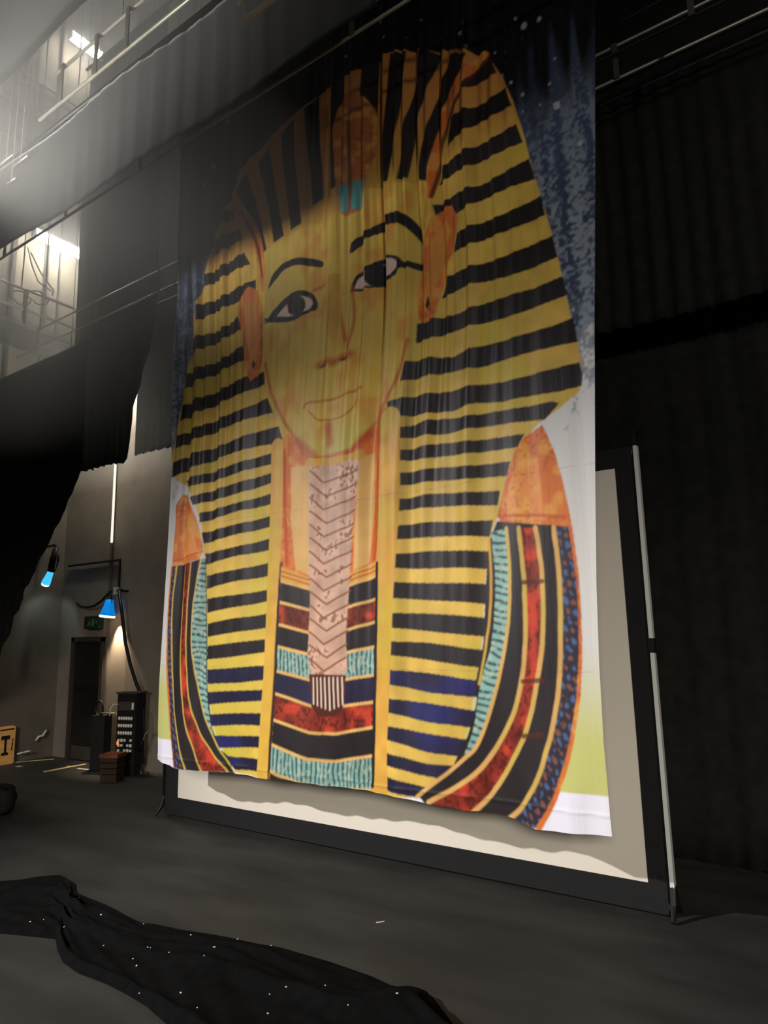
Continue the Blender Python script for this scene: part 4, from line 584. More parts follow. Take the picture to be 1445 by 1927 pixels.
# ---------------------------------------------------------------- projection screen on its folding frame
YSC = 5.15
def screen():
    bl, br, tr = aY(335, 1495, YSC), aY(1199, 1657, YSC), aY(1167, 880, YSC)
    x0, x1, z0, z1 = bl.x, (br.x + tr.x)/2 + .02, .2, tr.z
    X0, X1, Z1 = aY(312, 1500, YSC).x, aY(1242, 1500, YSC).x, aY(1205, 838, YSC).z
    Z0 = 0.02
    root = thing('projection_screen', ((X0 + X1)/2, YSC, 0), 'white projection screen with black border standing behind the printed cloth', 'screen')
    MB().box(((x0 + x1)/2, YSC, (z0 + z1)/2), (x1 - x0, .008, z1 - z0)).build('white_surface', 'screen_white', root)
    def strip(a, b, c, d): return MB().box(((a + b)/2, YSC - .006, (c + d)/2), (b - a, .012, d - c))
    strip(X0, X1, Z0, z0).build('border_strip', 'black_fabric', root); strip(X0, X1, z1, Z1).build('border_strip', 'black_fabric', root)
    strip(X0, x0, z0, z1).build('border_strip', 'black_fabric', root); right_strip = strip(x1, X1, z0, z1).build('border_strip', 'black_fabric', root)
    # aluminium frame behind the fabric
    for a, b in (((X0, Z0 + .04), (X1, Z0 + .04)), ((X0, Z1 - .03), (X1, Z1 - .03))):
        MB().box(((a[0] + b[0])/2, YSC + .03, a[1]), (b[0] - a[0], .035, .035)).build('frame_tube', 'aluminium', root)
    for x, side in ((X0 - .02, -1), (X1 + .035, 1)):
        ps = MB().box((x, YSC + .0, (.16 + Z1)/2 + .02), (.028, .05, Z1 - .2)).build('leg_pole', 'aluminium' if side > 0 else 'black_metal', root)
        MB().box((x, YSC, 1.78), (.04, .062, .10)).build('pole_clamp', 'black_metal', ps)
        MB().box((x, YSC, Z1 + .045), (.03, .05, .09)).build('pole_tip', 'black_metal', ps)
        MB().box((x, YSC, Z1 + .10), (.055, .07, .02)).build('pole_cap', 'black_metal', ps)
        MB().path([(x, YSC, .2), (x + .004, YSC - .04, .09), (x + .008*side, YSC - .11, .012)], [.026, .022, .014], 8).build('foot', 'black_metal', root)
        MB().path([(x, YSC, .2), (x + .004, YSC + .05, .09), (x + .008*side, YSC + .12, .012)], [.026, .022, .014], 8).build('foot', 'black_metal', root)
    stud = None
    for k in range(16):
        z = .25 + k*(Z1 - .35)/15
        if stud is None:
            stud = MB().path([(0, -.004, 0), (0, .004, 0)], .009, 8).build('snap_stud', 'black_metal', right_strip); s = stud
        else:
            s = stud.copy(); COL.objects.link(s)
        s.location = (X1 - .035, YSC - .014, z)
screen()

# ---------------------------------------------------------------- black drapes
def drape(name, x0, x1, y, ztop, hem, m, label, cat='curtain', pitch=.22, amp=.035, seed=0, nu=None, group=None, parts=True, wave=.012):
    rnd = random.Random(seed); ph = [rnd.uniform(0, 6.28) for _ in range(4)]
    nu = nu or max(24, int((x1 - x0)/.035)); nv = 24
    root = thing(name, ((x0 + x1)/2, y, ztop), label, cat, group)
    def fn(u, v):
        x = x0 + u*(x1 - x0); h = hem(x) if callable(hem) else hem
        z = h + v*(ztop - h)
        s = 2*math.pi*x/pitch
        a = amp*(.55 + .45*math.sin(1.3*x + ph[0]))*(1 - .25*v)
        yy = y + a*(math.sin(s + ph[1] + .5*math.sin(z*.7 + ph[2])) + .4*math.sin(2.3*s + ph[3])) + .02*math.sin(3*x + z)
        return (x + .008*math.sin(z*1.7 + ph[2]), yy, z + wave*math.sin(2*s)*(1 - v))
    MB().grid(nu, nv, fn).build('cloth', m, root, True, thick=.006)
    if parts:
        MB().bar((x0 - .15, y, ztop + .02), (x1 + .15, y, ztop + .02), .024, 8).build('hanging_pipe', 'black_metal', root, True)
        for k in range(3):
            xx = x0 + (k + .5)*(x1 - x0)/3
            MB().bar((xx, y, ztop + .03), (xx, y, 14.79), .005, 5).build('lift_line', 'rope', root)
    return root
# full-stage black cloth at the back
drape('black_stage_cloth', -6.9, 4.6, 6.42, 10.5, .015, 'velour_deep', 'full height black curtain closing the back of the stage behind the projection screen', pitch=.33, amp=.02, seed=3)
# long border behind the printed cloth
cA, cB = aY(255, 858, 5.9), aY(278, 584, 5.9)
drape('black_border', cA.x, 4.4, 5.9, cB.z, cA.z, 'velour_deep', 'black border hanging behind the printed cloth, its left end showing beside it', pitch=.17, amp=.03, seed=5)
drape('rear_border', -9.3, 4.4, 6.03, 11.5, cB.z + .08, 'velour', 'rearmost black border high up behind the printed cloth', pitch=.2, amp=.03, seed=15)
# leg to the left of it
a0, a1, a2 = aY(150, 890, 5.66), aY(238, 872, 5.66), aY(146, 560, 5.66)
a3, a4 = aY(251, 775, 5.66), aY(292, 600, 5.66)
drape('black_leg_curtain', a2.x, a4.x, 5.66, 11.5, lambda x: lerp([(a2.x, a1.z + .06), (a1.x - .4, a1.z + .05), (a1.x, a1.z), (a1.x + .02, a1.z + .05), (a3.x, a3.z), (a4.x, a4.z)], x), 'velour', 'tall black leg curtain hanging left of the printed cloth over the wall', pitch=.16, amp=.035, seed=8)
# swagged black drape, far left
def swag():
    Yw = 5.2; e0, e1 = aY(152, 886, Yw), aY(0, 1225, Yw); t = aY(145, 655, Yw)
    sl = (e0.z - e1.z)/(e0.x - e1.x)
    drape('swagged_drape', max(XS + .05, e0.x - 3.6), e0.x + .02, Yw, t.z, lambda x: max(.02, e0.z + (x - e0.x)*sl), 'velour_deep', 'black drape at far left with its lower edge cut up in a diagonal', pitch=.3, amp=.02, seed=11)
swag()
# borders high up on the left
Tz = 6.75
def bY(px, py, z): d = ray(px, py); return d.y*(z - CAM_Z)/d.z
Y_T = bY(140, 182, Tz); Y_E = bY(40, 120, 7.2)
xr = aY(420, 0, Y_T).x
hD = aY(0, 452, Y_T).z
drape('upper_border', -11.2, aY(690, 0, Y_T).x, Y_T + .1, Tz - .03, hD, 'velour', 'upper black border hanging between the two lit wall galleries', pitch=.24, amp=.006, wave=.001, seed=21)
drape('upper_border', -11.2, xr + .6, Y_E, 11.0, 7.2, 'velour', 'topmost black border filling the upper left corner', pitch=.24, amp=.006, wave=.001, seed=22)

# ---------------------------------------------------------------- battens (twin-pipe ladders on wire lines)
def batten(x0, x1, y, za, zb, label, ties, lines, m='steel_pipe', extra=None, r=.0145):
    root = thing('twin_pipe_batten', ((x0 + x1)/2, y, zb), label, 'batten', 'flown battens')
    MB().bar((x0 + .25, y, za), (x1, y, za), r, 10).build('pipe', m, root, True)
    MB().bar((x0, y, zb), (x1, y, zb), r, 10).build('pipe', m, root, True)
    first = None
    for x in ties:
        if first is None:
            first = MB().box((0, 0, 0), (.045, .012, za - zb + .02)).build('tie_plate', 'deck_steel', root); o = first
        else:
            o = first.copy(); COL.objects.link(o)
        o.location = (x, y - .024, (za + zb)/2)
    for x in lines:
        MB().bar((x, y, za), (x, y, 14.79), .006, 5).build('lift_line', 'rope', root)
    return root
b2l, b2t = aY(30, 676, 5.48), aY(333, 489, 5.48)
batten(b2l.x, 4.5, 5.48, b2t.z - .03, b2l.z + .02, 'twin pipe batten passing behind the printed cloth, its free end at left', [b2l.x + .7 + k*1.55 for k in range(9)], [b2l.x + 2.0, b2l.x + 6])
b3 = aY(690, 0, 3.8); b3b = aY(757, 0, 3.8)
batten(-10.5, -.3, 3.8, b3.z - .05, b3b.z - .03, 'twin pipe batten crossing in front of the upper left of the printed cloth', [-9.6 + k*1.35 for k in range(7)], [aY(330, 250, 3.8).x, aY(372, 200, 3.8).x])
pt = aY(192, 131, Y_T); pt2 = aY(180, 76, Y_T)
batten(aY(83, 235, Y_T).x - .1, 1.0, Y_T, pt2.z, pt.z, 'highest twin pipe batten running up to the top edge near the upper lamp', [aY(120, 165, Y_T).x, aY(186, 90, Y_T).x, aY(246, 20, Y_T).x], [aY(230, 40, Y_T).x])
q1 = aY(1120, 65, 5.05)
batten(-1.35, 4.2, 5.05, q1.z, q1.z - .26, 'dark twin pipe batten at the upper right beside the printed cloth', [-.6, .9], [], 'deck_steel', r=.012)
e1 = aY(5, 322, 3.0)
for k, (x0, y0, x1, y1) in enumerate(((0, 311, 24, 290), (25, 314, 52, 292), (14, 346, 29, 335))):
    za = aY(x0, y0, 3.0); zb_ = aY(x1, y1, 3.0)
    root = thing('short_pipe', (zb_.x, 3.0, zb_.z), ['short thin pipe at the left edge, upper one running out of the picture', 'short thin pipe at left between the two lamps, right one', 'short thin pipe at left between the two lamps, lowest of three'][k], 'pipe', 'short pipes in the flies')
    zm = (za.z + zb_.z)/2
    MB().bar((za.x - (.8 if x0 == 0 else 0), 3.0, zm), (zb_.x, 3.0, zm), .009, 6).build('pipe', 'steel_pipe', root, True)
    MB().bar(((za.x + zb_.x)/2, 3.0, zm), ((za.x + zb_.x)/2, 3.0, 14.79), .004, 5).build('hanging_line', 'rope', root)
# ---------------------------------------------------------------- wall galleries with strip lamps
def strip_lamp(pa, pb, x, label):
    a, b = aX(*pa, x), aX(*pb, x); z = (a.z + b.z)/2; a = Vector((x, a.y, z)); b = Vector((x, b.y, z))
    root = thing('strip_lamp', (a + b)/2, label, 'lamp', 'gallery strip lamps')
    MB().box((x, (a.y + b.y)/2, z), (.09, (b.y - a.y), .11)).build('glowing_tube', 'lamp_tube', root)
    hs = MB().box((x, (a.y + b.y)/2, z + .085), (.20, (b.y - a.y) + .06, .05)).build('housing', 'lamp_body', root)
    for y in (a.y - .02, b.y + .02): MB().box((x, y, z + .02), (.12, .03, .14)).build('end_cap', 'lamp_body', hs)
    for y in (a.y + .12, b.y - .12): MB().bar((x, y, z + .11), (x, y, z + 1.0), .006, 5).build('hanger', 'black_metal', root)
strip_lamp((66, 441), (154, 480), XS + .45, 'glowing strip lamp over the lower wall gallery, lower left')
strip_lamp((134, 72), (188, 105), XS + .45, 'glowing strip lamp over the upper wall gallery, top left')
def wall_lamp_high():
    x, z = -9.8, 6.15; y = YB - .5
    root = thing('strip_lamp', (x, y, z), 'strip lamp on the back wall, hidden behind the tall leg curtain', 'lamp', 'gallery strip lamps')
    MB().box((x, y, z), (.9, .09, .10)).build('glowing_tube', 'lamp_tube_dim', root)
    MB().box((x, y + .03, z + .08), (.96, .2, .05)).build('housing', 'lamp_body', root)
    for s in (-1, 1): MB().box((x + s*.47, y, z + .02), (.03, .12, .14)).build('end_cap', 'lamp_body', root)
    for s in (-1, 1): MB().box((x + s*.3, y + .25, z + .1), (.04, .5, .03)).build('wall_bracket', 'black_metal', root)
wall_lamp_high()
def gallery(pts, label, cables, drop_z):
    """pts: picture heights at x=0 of the rails, on the gallery's front edge"""
    xf = XS + .85
    zs = [aX(0, y, xf).z for y in pts]; y0, y1 = 0.6, YB - .02
    root = thing('wall_gallery', (XS + .42, 3.6, zs[-1]), label, 'gallery', 'wall galleries')
    for z in zs[:-1]:
        MB().bar((xf, y0, z), (xf, y1, z), .024, 8).build('rail', 'steel_pipe', root, True)
    zd = zs[-1]
    MB().box((XS + .43, (y0 + y1)/2, zd - .05), (.84, y1 - y0, .06)).build('deck', 'deck_steel', root)
    MB().box((xf - .0, (y0 + y1)/2, zd), (.03, y1 - y0, .10)).build('toe_board', 'steel_pipe', root)
    post = None
    for k in range(6):
        y = y1 - .35 - k*1.05
        if post is None: post = MB().box((0, 0, 0), (.05, .05, zs[0] - zd)).build('post', 'deck_steel', root); o = post
        else: o = post.copy(); COL.objects.link(o)
        o.location = (xf, y, (zs[0] + zd)/2)
    for k in range(5):
        y = y1 - .6 - k*1.2
        MB().path([(XS + .02, y, zd - .13), (xf - .1, y, zd - .09)], .03, 6).build('bracket', 'deck_steel', root)
    for (px, r0) in cables:
        c = aX(px, pts[1] - 8, xf + .06)
        pl = [(c.x + .03*math.sin(5*t), c.y + r0*math.cos(t), c.z - .02 + .6*r0*math.sin(t)) for t in [k*.35 for k in range(60)]]
        tag(MB().path(pl, .011, 6).build('cable_coil', 'cable_black', None, True), 'coil of black cable hung on the lower gallery rail, %s' % ('left one' if px < 50 else 'right one'), 'cable', 'cable coils on the rail')
gallery((526, 566, 594), 'lower wall gallery with steel rails and coiled cables under its strip lamp', [(38, .17), (72, .17)], 0)
gallery((108, 126, 168), 'upper wall gallery with rails and posts beneath the top lamp', [], 0)
# ropes and lift lines hanging past the galleries
for k, (px, ya, yb) in enumerate(((62, 90, 235), (70, 88, 230), (85, 150, 225), (150, 120, 160), (48, 440, 545), (90, 470, 580))):
    a, b = aX(px, ya, XS + .95), aX(px, yb, XS + .95)
    tag(MB().path([(a.x, a.y, 14.79), (a.x, a.y, a.z + .6), (a.x, a.y + .01, (a.z + b.z)/2), (a.x, a.y, b.z)], .012, 6).build('hanging_rope', 'rope', None, True),
        ['thin rope before the upper gallery, leftmost', 'thin rope before the upper gallery, second from left', 'thin rope before the upper gallery, third from left', 'thin rope before the upper gallery, rightmost under the top lamp', 'rope hanging before the lower gallery, left of its lamp', 'rope hanging before the lower gallery under its lamp'][k], 'rope', 'ropes by the galleries')
# slack cables dropping from the lower gallery lamp
for k, pts in enumerate((((52, 465), (60, 500), (72, 530), (100, 550)), ((58, 475), (75, 510), (102, 548), (98, 556)))):
    P = [aX(x, y, XS + .7) for x, y in pts]
    tag(MB().path(P, .012, 6).build('slack_cable', 'rope', None, True), ('slack cable looping down to the lower gallery rail, outer', 'slack cable looping down to the lower gallery rail, inner')[k], 'cable', 'slack gallery cables')
# bridge end seen at the top
YBR = 2.5
bb = aY(446, 46, YBR)
root = thing('ladder_beam', (bb.x + .5, YBR, bb.z), 'short end of a pale ladder beam at the top centre edge', 'beam')
MB().bar((bb.x, YBR, bb.z), (bb.x + 1.2, YBR, bb.z), .02, 8).build('lower_pipe', 'pale_metal', root, True)
MB().bar((bb.x, YBR, bb.z + .14), (bb.x + 1.2, YBR, bb.z + .14), .012, 8).build('upper_pipe', 'pale_metal', root, True)
for k in range(5): MB().box((bb.x + .05 + k*.24, YBR, bb.z + .07), (.02, .02, .14)).build('rung', 'pale_metal', root)
for x in (.3, 1.1): MB().bar((bb.x + x, YBR, bb.z + .1), (bb.x + x, YBR, 14.79), .005, 5).build('hanger', 'rope', root)
# pale wall tube below the leg curtain, its brightness put in as emission
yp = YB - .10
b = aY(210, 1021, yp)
root = thing('emissive_tube', (b.x, yp, b.z), 'slim pale vertical tube on the back wall below the leg curtain, its glow put into the material', 'light tube')
MB().bar((b.x, yp, b.z), (b.x, yp, 5.75), .019, 10).build('tube', 'pale_emissive', root, True)
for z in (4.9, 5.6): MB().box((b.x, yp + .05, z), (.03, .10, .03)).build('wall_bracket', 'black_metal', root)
# ---------------------------------------------------------------- back-left corner: door, sign, lamps, rack
def door():
    a, b = aY(146, 1207, YB).x, aY(196, 1207, YB).x; h = aY(170, 1207, YB).z
    root = bpy.data.objects.new('door_1', None); COL.objects.link(root); root.location = ((a + b)/2, YB, 0); struct(root)
    leaf = MB().box(((a + b)/2, YB - .012, h/2), (b - a, .03, h)).build('door_leaf', 'door_paint', root)
    for x in (a - .04, b + .04): MB().box((x, YB - .03, h/2 + .03), (.08, .07, h + .06)).build('door_jamb', 'frame_paint', root)
    MB().box(((a + b)/2, YB - .03, h + .035), (b - a + .16, .07, .08)).build('door_head', 'frame_paint', root)
    MB().box(((a + b)/2 + .1, YB - .032, .88), ((b - a)*.6, .012, .42)).build('door_plate', 'panel_dark', leaf)
    MB().box(((a + b)/2 + .02, YB - .05, 1.12), ((b - a)*.8, .04, .05)).build('push_bar', 'black_metal', leaf)
    MB().box(((a + b)/2, YB - .03, .12), ((b - a)*.9, .01, .2)).build('kick_plate', 'deck_steel', leaf)
door()
def exit_sign():
    a, b = aY(159, 1160, YB - .1), aY(184, 1183, YB - .1); w, h = b.x - a.x, a.z - b.z; c = (a + b)/2
    root = thing('exit_sign', (c.x, YB - .05, b.z), 'small unlit green exit sign with running figure above the door', 'sign')
    MB().box((c.x, YB - .05, c.z), (w, .10, h)).build('case', 'sign_green', root)
    o = Vector((c.x - w/2, YB - .102, c.z - h/2))
    def pr(poly): return MB().prism([(u*w, v*h) for u, v in poly], o, (1, 0, 0), (0, 0, 1), .004)
    pr([(.58, .2), (.72, .2), (.72, .75), (.58, .75)]).build('doorway_mark', 'sign_mark', root)
    g = pr([(.30, .42), (.40, .60), (.46, .60), (.44, .42), (.52, .22), (.47, .20), (.40, .36), (.30, .20), (.25, .23)])
    g.prism([(.40*w + .05*h*math.cos(t), .70*h + .06*h*math.sin(t)) for t in [k*math.pi/4 for k in range(8)]], o, (1, 0, 0), (0, 0, 1), .004)
    g.build('running_figure_mark', 'sign_mark', root)
    pr([(.80, .45), (.88, .45), (.88, .35), (.95, .5), (.88, .65), (.88, .55), (.80, .55)]).build('arrow_mark', 'sign_mark', root)
exit_sign()
def lamp_head(root, top, aim, m_gel, m_lens, s=1.0):
    """small flood: yoke, tapered blue body, lens, all hanging from top and aimed along aim"""
    top = Vector(top); d = Vector(aim).normalized()
    c = top + Vector((0, 0, -.14*s))
    MB().path([top, top + Vector((-.05*s, 0, -.03*s)), c + Vector((-.06*s, 0, 0))], .008*s, 6).build('yoke', 'black_metal', root)
    MB().path([top, top + Vector((.05*s, 0, -.03*s)), c + Vector((.06*s, 0, 0))], .008*s, 6).build('yoke', 'black_metal', root)
    body = MB().path([c - d*.07*s, c - d*.05*s, c + d*.10*s, c + d*.17*s], [.03*s, .055*s, .09*s, .115*s], 12).build('body', m_gel, root, True)
    MB().path([c + d*.171*s, c + d*.20*s], [.112*s, .112*s], 12).build('lens', m_lens, body, True)
    return c + d*.2*s
def wall_lamps():
    bar = aY(218, 1112, YB - .17)
    root = thing('blue_wall_lamp', bar, 'blue bodied lamp on a wall bracket above the rack, lighting the wall warmly', 'lamp')
    MB().path([(bar.x + .08, YB, bar.z), (bar.x + .08, YB - .2, bar.z)], .018, 8).build('wall_bracket', 'black_metal', root, True)
    MB().path([(bar.x - .17, YB - .17, bar.z - .01), (bar.x + .14, YB - .17, bar.z + .01)], .02, 8).build('cross_bar', 'black_metal', root, True)
    MB().box((bar.x + .02, YB - .18, bar.z - .0), (.06, .06, .11)).build('clamp', 'white_rubber', root)
    t = aY(206, 1128, YB - .17); t.z = bar.z - .0
    e = lamp_head(root, (t.x, YB - .17, bar.z - .05), (-.12, -.05, -1), 'gel_blue', 'lamp_lens', 1.05)
    spot('wall_lamp_beam', e + Vector((.07, .05, -.02)), e + Vector((.20, .28, -1.0)), 150, (1.0, .78, .54), 72, .6, .03)
    # supply cable sagging to the left
    P = [aY(145, 1136, YB - .06), aY(150, 1141, YB - .1), aY(163, 1143, YB - .14), aY(178, 1140, YB - .15), aY(192, 1130, YB - .17), aY(204, 1116, YB - .17)]
    tag(MB().path(P, .02, 8).build('sagging_cable', 'cable_black', None, True), 'sagging black cable along the wall left of the blue lamp', 'cable')
    # cable falling from the bracket to the rack
    P = [aY(224, 1112, YB - .2), aY(230, 1160, YB - .2), aY(236, 1210, YB - .2), aY(245, 1250, YB - .2), aY(256, 1285, YB - .2), aY(268, 1312, YB - .2), aY(271, 1335, YB - .2)]
    tag(MB().path(P, .026, 8).build('falling_cable', 'cable_black', None, True), 'thick black cable falling from the blue lamp to the rack', 'cable')
    a, b, c = aY(130, 1066, YB), aY(229, 1053, YB), aY(227, 1108, YB)
    tag(MB().path([(XS + .2, YB - .03, a.z), (b.x, YB - .03, a.z), (b.x, YB - .03, c.z)], .018, 8).build('wall_conduit', 'cable_black', None), 'dark conduit crossing the back wall and turning down to the blue lamp', 'conduit')
    # second lamp by the side wall
    top = aY(106, 1030, 6.1)
    root = thing('cyan_wall_lamp', top, 'dark hanging lamp with glowing cyan front at left by the drape', 'lamp')
    MB().path([(XS, top.y + .1, top.z + .05), (top.x - .1, top.y + .03, top.z + .05), top], .02, 8).build('wall_arm', 'black_metal', root, True)
    m1 = aY(96, 1075, 6.1)
    MB().path([top, (top + m1)/2 + Vector((.03, 0, 0)), m1], [.035, .075, .06], 10).build('lamp_barrel', 'black_metal', root, True)
    m2 = aY(86, 1098, 6.1); m3 = aY(82, 1106, 6.1)
    MB().path([m1, m2], [.045, .07], 10).build('shade', 'gel_cyan', root, True)
    MB().path([m2, m2 + (m2 - m1)*.12], [.06, .06], 10).build('lens', 'lamp_lens_white', root, True)
    for s in (-1, 1): MB().path([top + Vector((.09*s, 0, 0)), m1 + Vector((.11*s, 0, .03))], .009, 6).build('yoke', 'aluminium', root)
    dd = (m2 - m1).normalized()
    spot('cyan_lamp_beam', m2 + dd*.1, m2 + dd + Vector((.0, .5, -.2)), 5, (.65, .85, 1.0), 100, .6, .05)
wall_lamps()
def rack():
    c = aY(243, 1440, 6.33); c.z = 0; rz = math.radians(16); ux = Vector((math.cos(rz), math.sin(rz), 0)); n = Vector((math.sin(rz), -math.cos(rz), 0))
    h = 1.12; w, d = .33, .2
    root = thing('patch_rack', c, 'black dimmer rack with rows of pale round sockets beside the door', 'rack')
    MB().box((c.x, c.y, .14 + (h - .14)/2), (w, d, h - .14), rz).build('body', 'panel_dark', root)
    MB().box((c.x, c.y, h + .012), (w + .04, d + .04, .025), rz).build('lid', 'deck_steel', root)
    MB().box((c.x, c.y, .07), (w - .06, d - .06, .14), rz).build('plinth', 'panel_dark', root)
    fc = c + n*(d/2)
    def on(u, z, dn=0.0): q = fc + ux*u + n*dn; return Vector((q.x, q.y, z))
    sock = None
    for r in range(3):
        for k in range(6):
            if sock is None:
                sock = MB().path([-n*.0, n*.02], .017, 10).build('socket', 'connector_grey', root, True); o = sock
            else: o = sock.copy(); COL.objects.link(o)
            o.matrix_parent_inverse = Matrix.Translation(-root.location); o.location = on(-.115 + k*.042, .78 - r*.10); o.scale = (1, 1, 1.45)
    for r in range(3):
        for k in range(5):
            if (r + k) % 4 == 3: continue
            MB().box(on(-.115 + k*.052, .48 - r*.07, .005), (.034, .012, .03 + .012*((k + r) % 2)), rz).build('breaker', 'connector_grey', root)
    MB().box(on(-.125, .44, .012), (.02, .02, .05), rz).build('indicator', 'red_led', root)
    tm = MB().box(on(.0, .95, .004), (.27, .012, .12), rz).build('top_module', 'deck_steel', root)
    MB().box(on(.11, .95, .012), (.03, .01, .09), rz).build('display', 'connector_grey', tm)
    P = [on(-.13, .97, .02), on(-.17, .98, .08), on(-.2, .93, .1), on(-.21, .82, .1)]
    MB().path(P, .008, 6).build('patch_lead', 'white_rubber', root, True)
    # bits beside it
    q = aY(188, 1436, 6.3); q.z = 0
    root = thing('dark_column', q, 'dark upright stand with a coiled hose on top, between door and rack', 'stand')
    MB().box((q.x, q.y, .40), (.20, .22, .78), .5).build('column_body', 'panel_dark', root)
    MB().box((q.x, q.y, .012), (.26, .26, .024), .5).build('base', 'black_metal', root)
    MB().path([(q.x - .04 + .09*math.cos(t), q.y - .03, .88 + .11*math.sin(t)) for t in [k*2*math.pi/18 for k in range(19)]], .017, 6).build('hose_ring', 'cable_black', root, True)
    MB().bar(Vector((q.x + .0, q.y - .05, .82)), on(-.2, .83, -.05), .014, 8).build('side_arm', 'steel_pipe', root, True)
    q = aY(212, 1440, 5.95); q.z = 0
    root = thing('wooden_crate', q, 'small dark wooden crate with reddish top in front of the rack', 'crate')
    MB().box((q.x, q.y, .015), (.22, .22, .03), .5).build('bottom_board', 'dark_wood', root)
    for k in range(4): MB().box((q.x, q.y, .06 + k*.075), (.23, .23, .062), .5).build('slat_ring', 'dark_wood', root)
    MB().box((q.x, q.y, .335), (.26, .26, .045), .5).build('top_board', 'rust_wood', root)
    P = [aY(270, 1335, YB - .3), aY(272, 1380, YB - .3), aY(266, 1410, YB - .3), fl(258, 1436, .03), fl(243, 1447, .02), fl(236, 1450, .02)]
    tag(MB().path(P, .014, 6).build('floor_cable', 'cable_black', None, True), 'thin cable hanging right of the rack and trailing onto the floor', 'cable')
    P = [aY(282, 1375, YB - .3), aY(274, 1380, YB - .3), aY(267, 1400, YB - .3), fl(268, 1425, .1), fl(269, 1442, .03)]
    tag(MB().path(P, .012, 6).build('floor_cable', 'rope', None, True), 'paler cable curling down right of the rack to a plug', 'cable')
    g = fl(269, 1447); tag(MB().path([(g.x, g.y, .0), (g.x, g.y, .02), (g.x, g.y, .06), (g.x, g.y, .075)], [.03, .04, .04, .02], 10).build('white_plug', 'white_rubber', None, True), 'small white round plug on the floor right of the rack', 'plug')
    g = fl(259, 1439); tag(MB().path([(g.x, g.y, .0), (g.x, g.y, .02), (g.x, g.y, .06), (g.x, g.y, .075)], [.03, .04, .04, .02], 10).build('yellow_plug', 'brass_knob', None, True), 'small yellow round plug on the floor at the rack foot', 'plug')
rack()
def ply_board():
    a = aX(-24, 1431, XS + .1); b = aX(26, 1427, XS + .1); a.z = b.z = 0
    u = (b - a); w = u.length; u.normalize(); n = Vector((u.y, -u.x, 0))
    h = aX(14, 1367, XS + .1).z
    root = thing('plywood_panel', a, 'yellow plywood panel with a black stencilled stool, leaning at the left edge', 'panel')
    r = .04; poly = []
    for cx, cz, s in ((w - r, r, -90), (w - r, h - r, 0), (r, h - r, 90), (r, r, 180)):
        for k in range(5): t = math.radians(s + k*22.5); poly.append((cx + r*math.cos(t), cz + r*math.sin(t)))
    MB().prism(poly, a + Vector((0, 0, .002)), u, (0, 0, 1), -.03).build('board', 'plywood', root)
    o = a + n*.004
    def mark(p, nm): MB().prism([(x*w, z*h) for x, z in p], o, u, (0, 0, 1), .003).build(nm, 'stencil_black', root)
    mark([(.46, .66), (.78, .66), (.78, .76), (.46, .76)], 'stool_seat_mark'); mark([(.59, .32), (.67, .32), (.67, .66), (.59, .66)], 'stool_stem_mark'); mark([(.48, .25), (.76, .25), (.74, .32), (.50, .32)], 'stool_base_mark')
    mark([(.86, .36), (.90, .36), (.92, .58), (.88, .58)], 'upright_mark'); mark([(.88, .60), (.92, .60), (.93, .66), (.89, .66)], 'upright_mark'); mark([(.4, .90), (.92, .90), (.94, .94), (.4, .93)], 'edge_mark')
    for s in (.15, .85):
        MB().box(a + u*(w*s) - n*.05 + Vector((0, 0, h*.35)), (.04, .05, h*.7)).build('rear_strut', 'plywood', root)
ply_board()
# floor tape
def tape(pa, pb, w, m, label):
    a, b = fl(*pa), fl(*pb); d = (b - a).normalized(); n = Vector((-d.y, d.x, 0))*w/2
    o = MB(); o.v = [tuple(p + Vector((0, 0, z))) for z in (.001, .004) for p in (a - n, b - n, b + n, a + n)]
    o.f = [(3, 2, 1, 0), (4, 5, 6, 7), (0, 1, 5, 4), (1, 2, 6, 5), (2, 3, 7, 6), (3, 0, 4, 7)]
    return tag(o.build('floor_tape', m), label, 'tape', 'tape marks on the floor')
tape((-20, 1439), (101, 1428.5), .05, 'tape_yellow', 'long pale tape line on the floor before the plywood panel')
tape((83, 1452.5), (161, 1438), .06, 'tape_yellow', 'yellow diagonal tape line on the floor before the door')
tape((146, 1446), (176, 1450), .05, 'tape_white', 'short worn white tape strip on the floor left of the crate')
tape((32, 1442), (40, 1443), .06, 'tape_white', 'tiny white tape scrap on the floor at far left')
tape((125, 1443), (133, 1442), .05, 'tape_white', 'small pale tape scrap on the floor near the diagonal line')
# scraps along the side wall
P = [aX(67, 1394, XS + .06), aX(73, 1386, XS + .08), aX(80, 1385, XS + .09), aX(87, 1374, XS + .06)]
tag(MB().path(P, .018, 6).build('silver_hose_end', 'aluminium', None, True), 'bent silver hose end sticking out low on the side wall', 'hose')
for k, (px, py) in enumerate(((32, 1419), (44, 1416), (118, 1400))):
    g = aX(px, py, XS + .12)
    tag(MB().path([g, g + Vector((.02, .06, .012)), g + Vector((.0, .13, -.005))], .012, 5).build('wall_scrap', 'connector_grey', None, True), ('small pale scrap at the foot of the side wall, leftmost', 'small pale scrap at the foot of the side wall, second', 'small pale speck low on the wall near the door')[k], 'scrap', 'scraps by the side wall')
# black bag at the left edge
g = fl(-12, 1533)
root = thing('black_bag', (g.x, g.y, 0), 'black lumpy bag on the floor cut by the left edge', 'bag')
def bag(u, v):
    t = 2*math.pi*u; s = math.pi*(v - .5); r = .24*(math.cos(s)**.45)*(1 + .06*math.sin(5*t) + .04*math.sin(9*v*3))
    return (g.x + r*math.cos(t)*1.1, g.y + r*math.sin(t)*.9, .16 + .155*math.sin(s))
MB().grid(28, 14, bag).build('bag_body', 'black_fabric', root, True)
MB().path([(g.x + .05, g.y - .14, .29), (g.x + .16, g.y - .12, .36), (g.x + .22, g.y + .02, .28)], .014, 6).build('handle', 'cable_black', root, True)

